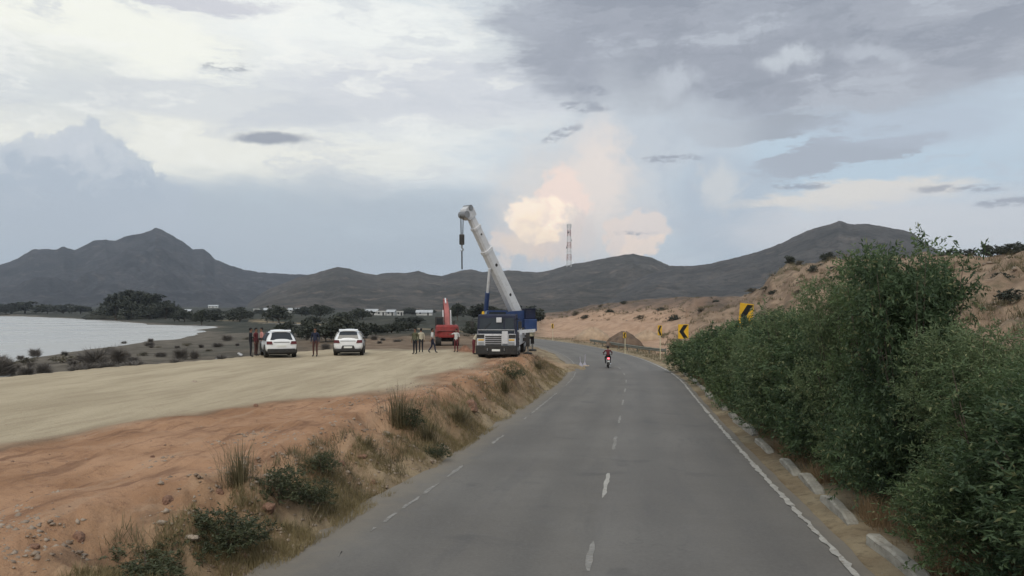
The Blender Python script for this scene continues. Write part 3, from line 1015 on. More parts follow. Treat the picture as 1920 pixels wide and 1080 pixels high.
def make_crane():
    Y0 = 47.6
    p0 = on_ground(931, Y0)
    zg = max(gz(-1.0, 48), gz(0, 52)) + .0
    root = empty('mobile_crane', (p0.x, Y0, zg), R(-5))
    tag(root, 'blue and white truck crane with raised boom at the end of the dirt platform', 'crane')
    # carrier frame
    b = MB()
    b.box(-.55, .55, .6, 8.6, .72, 1.0, .03)
    b.box(-1.2, 1.2, 2.0, 8.5, 1.0, 1.16, .03)
    b.build('carrier_frame', M['dark_metal'], root)
    for sx in (-1, 1):
        for (y0, y1) in ((2.1, 4.6), (4.75, 6.1), (7.9, 8.5)):
            b = MB()
            x0, x1 = (.72, 1.23) if sx > 0 else (-1.23, -.72)
            b.box(x0, x1, y0, y1, .70, 1.36, .04)
            b.box(x0 - .008, x1 + .008, y0 + .1, y1 - .1, 1.0, 1.06)
            b.build('side_locker', M['crane_white'], root)
    # driver's cab
    cab = MB()
    secs = [(0.0, 1.10, 1.20, .80, 1.42, 1.50), (.10, 1.19, 1.20, .72, 1.45, 2.52), (.28, 1.2, 1.2, .70, 1.45, 2.62), (1.6, 1.2, 1.2, .70, 1.45, 2.62), (1.72, 1.16, 1.2, .75, 1.45, 2.55)]
    rs_ = []
    for (y, wl, wm_, zl_, zm_, zt) in secs:
        rs_.append([(-wl, y, zl_), (wl, y, zl_), (wm_, y, zm_), (wm_ * .93, y, zt), (-wm_ * .93, y, zt), (-wm_, y, zm_)])
    cab.rings(rs_)
    c = cab.build('driver_cab', M['navy'], root)
    MB().prism([(-1.03, -.012, 1.54), (.42, -.012, 1.54), (.42, .072, 2.40), (-1.0, .072, 2.40)], [(-1.03, -.03, 1.54), (.42, -.03, 1.54), (.42, .052, 2.40), (-1.0, .052, 2.40)]).build('windscreen', M['glass'], c)
    MB().prism([(.50, -.012, 1.54), (1.04, -.012, 1.54), (1.02, .072, 2.40), (.50, .072, 2.40)], [(.50, -.03, 1.54), (1.04, -.03, 1.54), (1.02, .052, 2.40), (.50, .052, 2.40)]).build('windscreen', M['glass'], c)
    for sx in (-1, 1):
        MB().prism([(sx * 1.205, .35, 1.55), (sx * 1.205, 1.35, 1.55), (sx * 1.135, 1.3, 2.42), (sx * 1.135, .42, 2.42)], [(sx * 1.222, .35, 1.55), (sx * 1.222, 1.35, 1.55), (sx * 1.152, 1.3, 2.42), (sx * 1.152, .42, 2.42)]).build('side_window', M['glass'], c)
    w = MB()
    w.tube([(-.95, -.05, 1.56), (-.35, -.03, 2.1)], .012, 5)
    w.build('wiper', M['plastic'], c)
    # white nose with grille bars and lamps
    n = MB()
    n.box(-1.16, 1.16, -.10, -.004, .72, 1.46, .03)
    nose = n.build('front_panel', M['crane_white'], root)
    for k in range(5):
        MB().box(-.66, .30, -.118, -.102, .78 + .12 * k, .86 + .12 * k).build('grille_bar', M['dark_metal'], nose)
    MB().box(-1.15, -.72, -.116, -.102, 1.20, 1.42, .01).build('front_vent', M['dark_metal'], nose)
    MB().box(.74, 1.15, -.116, -.102, 1.20, 1.42, .01).build('front_vent', M['dark_metal'], nose)
    rl_ = MB()
    rl_.tube([(-1.1, -.16, 1.5), (-1.1, -.2, 1.7), (1.1, -.2, 1.7), (1.1, -.16, 1.5)], .018, 6)
    rl_.build('grab_rail', M['crane_white'], root)
    for sx in (-1, 1):
        MB().tube([(sx * .5, -.34, .5), (sx * .5, -.44, .5), (sx * .5, -.44, .62)], .03, 6).build('tow_hook', M['steel'], root)
        hr_ = MB()
        hr_.tube([(sx * 1.2, 2.1, 1.36), (sx * 1.2, 2.1, 1.9), (sx * 1.2, 3.9, 1.9), (sx * 1.2, 3.9, 1.36)], .02, 6)
        hr_.tube([(sx * 1.2, 2.1, 1.65), (sx * 1.2, 3.9, 1.65)], .016, 6)
        hr_.build('deck_rail', M['crane_white'], root)
    MB().tube([(-.9, .8, 2.62), (-.9, .8, 2.80)], [.09, .07], 10).build('beacon', M['yellow'], c)
    MB().tube([(1.0, 4.7, 1.46), (1.0, 4.7, 1.72)], .34, 16).build('hose_reel', M['dark_metal'], root)
    MB().box(-.24, .24, -.345, -.322, .44, .56).build('number_plate', M['plate'], root)
    for (x0, x1) in ((-1.08, -.74), (.74, 1.08)):
        MB().box(x0, x1, -.125, -.102, .78, 1.0, .01).build('headlight', M['alloy'], nose)
        MB().box(x0, x1, -.120, -.102, 1.06, 1.14, .01).build('indicator', M['yellow'], nose)
    h = MB()
    h.box(.34, .70, -.24, -.102, .86, 1.62, .04)
    h.build('front_jack_box', M['crane_white'], root)
    b = MB()
    b.box(-1.22, 1.22, -.32, -.06, .24, .78, .05)
    b.box(-1.21, 1.21, -.06, 1.62, .30, .69, .03)
    b.box(-.9, .9, 1.6, 8.0, .30, .715, .02)
    b.build('bumper', M['plastic'], root)
    for sx in (-1, 1):
        m_ = MB()
        m_.tube([(sx * 1.15, .1, 2.3), (sx * 1.42, -.22, 2.36), (sx * 1.42, -.24, 2.0)], .018, 6)
        m_.box(sx * 1.42 - .11, sx * 1.42 + .11, -.30, -.24, 1.78, 2.2, .02)
        m_.build('mirror', M['plastic'], root)
    MB().box(.02, .34, -.34, -.30, 2.14, 2.44, .03).build('round_mirror', M['crane_white'], c)
    # wheels
    for y in (.95, 2.35, 6.35, 7.55):
        for sx in (-1, 1):
            wmb = MB()
            prof_ = [(-.19, .30), (-.20, .44), (-.15, .51), (.15, .51), (.20, .44), (.19, .30)]
            rs2 = [[(sx * 1.0 + px_, y + pr * math.cos(t), .51 + pr * math.sin(t)) for t in [2 * math.pi * k / 24 for k in range(24)]] for (px_, pr) in prof_]
            wmb.rings(rs2)
            wh = wmb.build('wheel', M['rubber'], root, smooth=False)
            rim = MB()
            xo = sx * 1.0 + sx * .195
            rim.rings([[(xo + sx * dx_, y + pr * math.cos(t), .51 + pr * math.sin(t)) for t in [2 * math.pi * k / 20 for k in range(20)]] for (dx_, pr) in ((-.05, .30), (.0, .29), (-.06, .2), (.02, .12), (.03, .03))])
            rim.build('rim', M['crane_white'], wh)
    # outriggers
    for (y, ext) in ((4.68, 1.55), (8.75, 1.60)):
        for sx in (-1, 1):
            o = MB()
            o.box(min(sx * .2, sx * ext), max(sx * .2, sx * ext), y - .12, y + .12, .84, 1.06, .02)
            o.box(sx * ext - .12, sx * ext + .12, y - .13, y + .13, .50, 1.42, .03)
            a = o.build('outrigger', M['dark_metal'], root)
            r_ = MB()
            r_.tube([(sx * ext, y, .12), (sx * ext, y, .9)], .06, 10)
            r_.build('jack_rod', M['chrome'], a)
            f_ = MB()
            f_.tube([(sx * ext, y, 0.0), (sx * ext, y, .1), (sx * ext, y, .14)], [.30, .28, .1], 14)
            f_.build('float_pad', M['dark_metal'], a)
    # slewing upper works, turned towards the left of the picture
    cx, cy = -.12, 5.1
    MB().tube([(cx, cy, 1.16), (cx, cy, 1.42)], .85, 28).build('turntable', M['dark_metal'], root)
    ang = R(180 + 20)                   # direction the boom points (from local +x)
    f = Vector((math.cos(ang), math.sin(ang), 0))
    sd_ = Vector((-f.y, f.x, 0))        # operator's left: towards the camera
    MU = Matrix.Translation((cx, cy, 0)) @ Matrix(((f.x, sd_.x, 0, 0), (f.y, sd_.y, 0, 0), (0, 0, 1, 0), (0, 0, 0, 1)))

    def U(a, b_, c_):
        return MU @ Vector((a, b_, c_))
    up = MB()
    up.box(-1.6, 1.5, -.85, .85, 1.42, 1.66, .03, MU)
    for sx in (-1, 1):
        up.prism([U(-1.6, sx * .42, 1.6), U(1.5, sx * .42, 1.6), U(1.5, sx * .42, 1.9), U(-.3, sx * .42, 2.78), U(-1.3, sx * .42, 2.85), U(-1.6, sx * .42, 2.3)],
                 [U(-1.6, sx * .50, 1.6), U(1.5, sx * .50, 1.6), U(1.5, sx * .50, 1.9), U(-.3, sx * .50, 2.78), U(-1.3, sx * .50, 2.85), U(-1.6, sx * .50, 2.3)])
    sup = up.build('slewing_frame', M['blue'], root)
    cw = MB()
    cw.box(-2.05, -1.2, -1.0, 1.0, 1.50, 2.28, .06, MU)
    cw.build('counterweight', M['blue'], root)
    cw = MB()
    cw.box(-2.0, -1.32, -.70, .82, 2.284, 2.92, .05, MU)
    cw.box(-2.04, -1.28, -.74, .86, 2.922, 2.97, .01, MU)
    cw.build('engine_cover', M['navy'], root)
    sk = MB()
    sk.prism([U(-1.9, .86, 1.44), U(.6, .86, 1.25), U(.6, .86, 1.50), U(-1.9, .86, 1.64)], [U(-1.9, 1.1, 1.44), U(.6, 1.1, 1.25), U(.6, 1.1, 1.50), U(-1.9, 1.1, 1.64)])
    sk.build('white_side_stripe', M['crane_white'], root)
    wv = MB()
    wv.tube([U(-1.15, -.38, 2.25), U(-1.15, .38, 2.25)], .32, 18)
    wv.build('winch_drum', M['steel'], sup)
    oc = MB()
    oc.prism([U(.05, .55, 1.45), U(1.45, .55, 1.45), U(1.62, .55, 1.9), U(1.3, .55, 2.85), U(.05, .55, 2.85)], [U(.05, 1.3, 1.45), U(1.45, 1.3, 1.45), U(1.62, 1.3, 1.9), U(1.3, 1.3, 2.85), U(.05, 1.3, 2.85)])
    oc_ = oc.build('operator_cab', M['blue'], root)
    MB().prism([U(.15, 1.305, 1.95), U(1.48, 1.305, 1.95), U(1.22, 1.305, 2.75), U(.15, 1.305, 2.75)], [U(.15, 1.32, 1.95), U(1.48, 1.32, 1.95), U(1.22, 1.32, 2.75), U(.15, 1.32, 2.75)]).build('side_window', M['glass'], oc_)
    MB().prism([U(1.625, .62, 1.92), U(1.625, 1.24, 1.92), U(1.33, 1.24, 2.78), U(1.33, .62, 2.78)], [U(1.645, .62, 1.92), U(1.645, 1.24, 1.92), U(1.35, 1.24, 2.78), U(1.35, .62, 2.78)]).build('front_window', M['glass'], oc_)
    # boom: pivot to head
    piv = U(-.90, 0, 2.62)
    inv = root.matrix_basis.inverted() if False else (Matrix.Translation(root.location) @ Matrix.Rotation(root.rotation_euler.z, 4, 'Z')).inverted()
    tipw = at(879, 400, 49.6)
    tip = inv @ tipw
    d = (tip - piv)
    L = d.length
    d.normalize()
    side = d.cross(Vector((0, 0, 1))).normalized()
    upv = side.cross(d)

    def sec(t0, t1, w0, w1, name, par=root, m_=M['boom'], off=0.0):
        a, b_ = piv + d * (L * t0) + upv * off, piv + d * (L * t1) + upv * off
        rr = []
        for p, w in ((a, w0), (b_, w1)):
            h_ = w * 1.28
            rr.append([p + side * sx * w / 2 * kx + upv * sz * h_ / 2 for (sx, sz, kx) in ((-1, -1, .62), (1, -1, .62), (1, -.55, 1), (1, .78, 1), (1, 1, .86), (-1, 1, .86), (-1, .78, 1), (-1, -.55, 1))])
        mb = MB()
        mb.rings(rr)
        return mb.build(name, m_, par)
    base = sec(-.02, .64, .58, .53, 'boom_section')
    sec(.63, .655, .60, .60, 'boom_collar', base)
    mid = sec(.655, .86, .46, .44, 'boom_section')
    sec(.855, .875, .50, .50, 'boom_collar', mid)
    tp = sec(.875, .965, .38, .36, 'boom_section')
    for (t, off) in ((.20, .16), (.50, .12), (.80, .08)):
        p = piv + d * L * t - side * .0
        mb = MB()
        sgn = -1 if (side.y > 0) else 1
        ww = .285 if t < .64 else .232
        mb.tube([p + side * sgn * (ww - .02), p + side * sgn * (ww + .012)], .10 if t < .6 else .06, 12)
        mb.build('pin_hole', M['dark_metal'], base if t < .64 else mid)
    # hose reel line along the back of the boom
    hb = MB()
    hb.tube([piv + d * L * .08 + upv * .45, piv + d * L * .5 + upv * .43, piv + d * L * .93 + upv * .30], .035, 6)
    hb.build('hose', M['dark_metal'], root)
    bh = MB()
    e = piv + d * L * .96
    bh.prism([e + upv * .34 - side * .24, e - upv * .34 - side * .24, e + d * .34 - upv * .62 - side * .24, e + d * .75 - upv * .30 - side * .24, e + d * .78 + upv * .1 - side * .24, e + d * .5 + upv * .36 - side * .24],
             [e + upv * .34 + side * .24, e - upv * .34 + side * .24, e + d * .34 - upv * .62 + side * .24, e + d * .75 - upv * .30 + side * .24, e + d * .78 + upv * .1 + side * .24, e + d * .5 + upv * .36 + side * .24])
    hd_ = bh.build('boom_head', M['crane_white'], root)
    sc_ = e + d * .45 - upv * .42
    MB().tube([sc_ - side * .30, sc_ + side * .30], .22, 18).build('sheave', M['steel'], hd_)
    sc2 = e + d * .62 + upv * .12
    MB().tube([sc2 - side * .28, sc2 + side * .28], .18, 18).build('sheave', M['steel'], hd_)
    # luffing ram
    lb = U(1.25, 0, 1.75)
    lt = piv + d * L * .50 - upv * .42
    lm_ = lb + (lt - lb) * .60
    MB().tube([lb, lm_], [.15, .15], 14).build('luffing_cylinder', M['blue'], root)
    MB().tube([lm_, lt], .085, 12).build('luffing_rod', M['boom'], root)
    # ropes, hook block and the long sling below it
    hx = inv @ at(866, 400, 49.2)
    top = Vector((hx.x, hx.y, sc_.z - .1))
    hbz = (inv @ at(866, 440, 49.2)).z
    rp = MB()
    for k in (-1, 0, 1):
        rp.tube([top + Vector((.10 * k, 0, .1)), Vector((hx.x + .06 * k, hx.y, hbz))], .022, 5)
    rp.tube([sc_, top + Vector((0, 0, .1))], .05, 6)
    rp.build('hoist_rope', M['dark_metal'], root)
    hk = MB()
    hk.box(hx.x - .15, hx.x + .15, hx.y - .12, hx.y + .12, hbz - .62, hbz + .02, .05)
    hkb = hk.build('hook_block', M['dark_metal'], root)
    hh = MB()
    hh.tube([(hx.x, hx.y, hbz - .6), (hx.x, hx.y, hbz - .8), (hx.x + .09, hx.y, hbz - .93), (hx.x, hx.y, hbz - 1.03), (hx.x - .09, hx.y, hbz - .95)], [.06, .05, .05, .045, .02], 8)
    hh.build('hook', M['steel'], hkb)
    sl = MB()
    slz = (inv @ at(866, 505, 49.2)).z
    sl.tube([(hx.x, hx.y, hbz - 1.0), (hx.x + .01, hx.y, slz)], .045, 6)
    sl.build('chain_sling', M['dark_metal'], root)
    # cable along the boom to the winch
    MB().tube([U(-1.15, 0, 2.6), sc2 + upv * .2], .02, 5).build('winch_cable', M['dark_metal'], root)
    # rear tool basket
    tb = MB()
    for z_ in (1.05, 1.3, 1.55):
        tb.box(1.24, 1.70, 8.0, 8.5, z_, z_ + .05)
    for (x_, y_) in ((1.26, 8.02), (1.66, 8.02), (1.26, 8.46), (1.66, 8.46)):
        tb.box(x_, x_ + .04, y_, y_ + .04, 1.05, 1.6)
    tb.box(1.3, 1.62, 8.06, 8.42, 1.1, 1.5, .03)
    tb.build('tool_basket', M['post'], root)
    return root


make_crane()


# ================================================================== excavator
def make_excavator():
    Y0 = 66.0
    p = on_ground(838, Y0)
    root = empty('excavator', (p.x, Y0, p.z), R(6))
    root.scale = (.93, .93, .93)
    tag(root, 'red tracked excavator seen from behind with its boom raised, left of the crane', 'excavator')
    for sx in (-1, 1):
        t = MB()
        pr = []
        for k in range(24):
            a = 2 * math.pi * k / 24
            pr.append((1.15 * (1 if math.cos(a) > 0 else -1) + .36 * math.cos(a), .38 + .38 * math.sin(a)))
        t.prism([(sx * .52, y, z) for y, z in pr], [(sx * 1.02, y, z) for y, z in pr])
        tr = t.build('track', M['rubber'], root)
        for k in range(12):
            MB().box(sx * .77 - .26, sx * .77 + .26, -1.25 + k * .22, -1.16 + k * .22, -.012 + .772, .80).build('track_shoe', M['dark_metal'], tr)
    MB().tube([(0, 0, .5), (0, 0, .72)], .5, 20).build('slew_ring', M['dark_metal'], root)
    MB().box(-.5, .5, -.8, .8, .35, .62, .04).build('undercarriage', M['dark_metal'], root)
    h = MB()
    n = 10
    ring0 = []
    for (x, y) in [(-1.05, 1.3), (-1.05, -.9), (-.9, -1.2), (-.5, -1.42), (0, -1.48), (.5, -1.42), (.9, -1.2), (1.05, -.9), (1.05, 1.3)]:
        ring0.append((x, y))
    h.rings([[(x * .98, y * .98, .72) for x, y in ring0], [(x, y, .82) for x, y in ring0], [(x, y, 1.25) for x, y in ring0], [(x * .98, y * .97, 1.33) for x, y in ring0]])
    hs = h.build('counterweight_body', M['red'], root)
    h = MB()
    h.rings([[(x * .97, y * .93, 1.333) for x, y in ring0], [(x * .95, y * .9, 1.66) for x, y in ring0], [(x * .86, y * .8, 1.80) for x, y in ring0]])
    h.build('engine_hood', M['red'], root)
    MB().box(-.95, .95, -1.5, -1.3, 1.28, 1.31).build('hood_seam', M['dark_metal'], hs)
    c = MB()
    c.prism([(-1.03, .0, 1.72), (-1.03, 1.45, 1.3), (-1.03, 1.55, 1.9), (-1.03, 1.2, 2.5), (-1.03, .05, 2.5)], [(-.3, .0, 1.72), (-.3, 1.45, 1.3), (-.3, 1.55, 1.9), (-.3, 1.2, 2.5), (-.3, .05, 2.5)])
    cb = c.build('cab', M['dark_metal'], root)
    MB().box(-.92, -.42, -.02, .04, 1.86, 2.38, .01).build('rear_window', M['glass'], cb)
    MB().box(-1.05, -1.034, .2, 1.1, 1.75, 2.4).build('side_window', M['glass'], cb)
    MB().tube([(.6, -.6, 1.75), (.6, -.6, 2.15)], .06, 10).build('exhaust', M['dark_metal'], root)
    b = MB()
    pts = [Vector((.05, .9, 1.3)), Vector((.05, 1.7, 2.6)), Vector((-.02, 2.4, 3.5)), Vector((-.08, 3.3, 3.85))]
    wd = [(.44, .45), (.44, .62), (.40, .5), (.36, .34)]
    rr = []
    for i, (pp, (w, hh)) in enumerate(zip(pts, wd)):
        dd = (pts[min(i + 1, 3)] - pts[max(i - 1, 0)]).normalized()
        uu = Vector((1, 0, 0)).cross(dd)
        rr.append([pp + Vector((sx * w / 2, 0, 0)) + uu * sz * hh / 2 for sx, sz in ((-1, -1), (1, -1), (1, 1), (-1, 1))])
    b.rings(rr)
    bm_ = b.build('boom', M['pink_red'], root)
    for sx in (-1, 1):
        MB().tube([(.05 + sx * .34, 1.2, 1.4), (.03 + sx * .34, 2.0, 3.1)], .06, 8).build('boom_cylinder', M['boom'], bm_)
    a = MB()
    a.bar((-.08, 3.2, 4.1), (-.08, 4.4, 2.0), .28, .4, (1, 0, 0))
    a.build('dipper_arm', M['pink_red'], root)
    MB().tube([(-.05, 2.3, 3.75), (-.08, 3.2, 4.18)], .07, 8).build('arm_cylinder', M['boom'], root)
    k = MB()
    k.prism([(-.5, 4.3, 2.0), (-.5, 4.9, 1.6), (-.5, 4.9, 1.1), (-.5, 4.4, .8), (-.5, 4.0, 1.2)], [(.35, 4.3, 2.0), (.35, 4.9, 1.6), (.35, 4.9, 1.1), (.35, 4.4, .8), (.35, 4.0, 1.2)])
    k.build('bucket', M['dark_metal'], root)
    return root


make_excavator()


# ================================================================== white cars
def make_car(label, black_bumper):
    root = empty('parked_car')
    tag(root, label, 'car', 'cars parked on the platform')
    b = MB()
    st = [(-2.16, .70, .80, .78, .70, .44, .68, .94, 1.00), (-2.06, .80, .88, .84, .70, .36, .66, .98, 1.12), (-1.92, .84, .90, .86, .66, .30, .65, 1.0, 1.33), (-1.68, .86, .905, .87, .62, .26, .65, 1.0, 1.57),
          (-1.0, .87, .91, .88, .62, .25, .65, 1.0, 1.63), (0.0, .87, .91, .88, .62, .25, .64, .98, 1.64), (.55, .87, .91, .88, .60, .25, .64, .97, 1.56), (1.10, .87, .91, .87, .68, .25, .63, .96, 1.10),
          (1.75, .85, .90, .83, .68, .28, .60, .90, .99), (2.08, .74, .82, .74, .60, .34, .56, .80, .87), (2.2, .62, .70, .64, .5, .42, .55, .70, .76)]
    rr = []
    for (y, w1, w2, w3, w4, z1, z2, z3, z4) in st:
        rr.append([(-w1, y, z1), (0, y, z1 - .02), (w1, y, z1), (w2, y, z2), (w3, y, z3), (w4, y, z4), (0, y, z4 + .03), (-w4, y, z4), (-w3, y, z3), (-w2, y, z2)])
    b.rings(rr)
    body = b.build('body', M['white_paint'], root, smooth=True, sub=2)
    # glass, set just proud of the shell
    MB().prism([(-.64, -2.10, 1.07), (.64, -2.10, 1.07), (.56, -1.99, 1.30), (.52, -1.84, 1.49), (-.52, -1.84, 1.49), (-.56, -1.99, 1.30)], [(-.64, -2.0, 1.05), (.64, -2.0, 1.05), (.56, -1.88, 1.28), (.52, -1.70, 1.46), (-.52, -1.70, 1.46), (-.56, -1.88, 1.28)]).build('rear_window', M['glass'], root)
    for sx in (-1, 1):
        for (y0, y1) in ((-1.62, -.95), (-.88, -.08), (0.0, .78)):
            yt1 = y1 if y1 < .5 else .42
            yt0 = y0 + (.16 if y0 < -1.5 else 0)
            MB().prism([(sx * .895, y0, 1.03), (sx * .895, y1, 1.02), (sx * .715, yt1, 1.47), (sx * .715, yt0, 1.47)], [(sx * .80, y0, 1.03), (sx * .80, y1, 1.02), (sx * .62, yt1, 1.47), (sx * .62, yt0, 1.47)]).build('side_window', M['glass'], root)
    MB().prism([(-.70, 1.10, 1.07), (.70, 1.10, 1.07), (.58, .62, 1.50), (-.58, .62, 1.50)], [(-.70, 1.0, 1.03), (.70, 1.0, 1.03), (.58, .5, 1.46), (-.58, .5, 1.46)]).build('windscreen', M['glass'], root)
    sp = MB()
    sp.prism([(-.56, -1.88, 1.545), (.56, -1.88, 1.545), (.58, -1.5, 1.615), (-.58, -1.5, 1.615)], [(-.56, -1.88, 1.585), (.56, -1.88, 1.585), (.58, -1.5, 1.65), (-.58, -1.5, 1.65)])
    sp.build('roof_spoiler', M['white_paint'], root)
    for sx in (-1, 1):
        MB().prism([(sx * .50, -2.20, .82), (sx * .86, -2.12, .82), (sx * .85, -2.09, 1.0), (sx * .56, -2.15, 1.0)], [(sx * .50, -2.05, .84), (sx * .78, -1.95, .84), (sx * .77, -1.95, .99), (sx * .56, -2.0, .99)]).build('tail_lamp', M['tail_red'], root)
        MB().prism([(sx * .50, 2.13, .66), (sx * .76, 1.98, .68), (sx * .74, 1.93, .80), (sx * .50, 2.06, .78)], [(sx * .50, 2.0, .66), (sx * .70, 1.85, .68), (sx * .70, 1.8, .80), (sx * .50, 1.9, .78)]).build('headlight', M['alloy'], root)
        m_ = MB()
        m_.box(sx * .98 - .09, sx * .98 + .09, .68, .82, .98, 1.13, .03)
        m_.bar((sx * .85, .75, 1.02), (sx * .93, .75, 1.03), .05, .05)
        m_.build('wing_mirror', M['plastic'], root)
        MB().tube([(sx * .60, -1.35, 1.69), (sx * .60, .30, 1.69)], .02, 6).build('roof_rail', M['plastic'], root)
        MB().box(sx * .90 - .02, sx * .90 + .02, -.9, .95, .30, .42, .015).build('side_sill', M['plastic'], root)
        for y in (-1.32, 1.34):
            ar = MB()
            ar.rings([[(sx * x_, y + r2 * math.cos(R(a)), .35 + r2 * math.sin(R(a))) for (x_, r2) in ((.84, .36), (.925, .36), (.925, .44), (.84, .44))] for a in range(-10, 191, 20)])
            ar.build('wheel_arch', M['plastic'], root)
            w = MB()
            w.rings([[(sx * .80 + dx_, y + r2 * math.cos(2 * math.pi * k / 24), .345 + r2 * math.sin(2 * math.pi * k / 24)) for k in range(24)] for (dx_, r2) in ((-.11, .22), (-.115, .31), (-.08, .345), (.08, .345), (.115, .31), (.11, .22))])
            wh = w.build('wheel', M['rubber'], root)
            rm_ = MB()
            rm_.rings([[(sx * (.80 + dx_), y + r2 * math.cos(2 * math.pi * k / 20), .345 + r2 * math.sin(2 * math.pi * k / 20)) for k in range(20)] for (dx_, r2) in ((.06, .225), (.112, .22), (.08, .18), (.085, .05), (.10, .02))])
            rm_.build('rim', M['alloy'], wh)
    bp = MB()
    bp.box(-.80, .80, -2.215, -2.0, .30, .56 if black_bumper else .46, .05)
    bp.build('rear_bumper', M['plastic'], root)
    if not black_bumper:
        gp = MB()
        gp.prism([(-.42, -2.222, .462), (.42, -2.222, .462), (.34, -2.19, .66), (-.34, -2.19, .66)], [(-.42, -2.1, .462), (.42, -2.1, .462), (.34, -2.08, .66), (-.34, -2.08, .66)])
        gp.build('plate_recess', M['plastic'], root)
    zpl = .74 if black_bumper else .56
    MB().box(-.25, .25, -2.24 if not black_bumper else -2.185, -2.12, zpl - .055, zpl + .055).build('number_plate', M['plate'], root)
    MB().box(-.45, .45, -2.17, -2.05, .93, .955).build('tailgate_trim', M['plastic' if black_bumper else 'alloy'], root)
    MB().box(-.7, .7, -1.9, 1.9, .22, .30).build('underbody', M['plastic'], root)
    return root


car1 = make_car('white SUV with a wide black rear bumper, parked angled beside the group of three people', True)
car1.location = on_ground(521, 49.0)
car1.rotation_euler = (0, 0, R(22))
car2 = make_car('white compact SUV with number plate low in the bumper, parked alone on the tan platform', False)
car2.location = on_ground(656, 51.5)
car2.rotation_euler = (0, 0, R(8.5))


# ================================================================== people
SK = {}


def body_mesh(name, joints, bones, scale):
    """grow one continuous skin over a posed skeleton"""
    keys = list(joints)
    me = bpy.data.meshes.new(name)
    me.from_pydata([Vector(joints[k][0]) for k in keys], [(keys.index(a), keys.index(b)) for a, b, _ in bones], [])
    ob = bpy.data.objects.new(name, me)
    COL.objects.link(ob)
    md = ob.modifiers.new('skin', 'SKIN')
    md.use_smooth_shade = True
    for i, k in enumerate(keys):
        sv = me.skin_vertices[0].data[i]
        r_ = joints[k][1]
        sv.radius = r_ if hasattr(r_, '__len__') else (r_, r_)
        sv.use_root = (k == 'pelvis')
    sb = ob.modifiers.new('sub', 'SUBSURF')
    sb.levels = sb.render_levels = 1
    dg = bpy.context.evaluated_depsgraph_get()
    dg.update()
    out = bpy.data.meshes.new_from_object(ob.evaluated_get(dg))
    bpy.data.objects.remove(ob)
    out.name = name
    return out


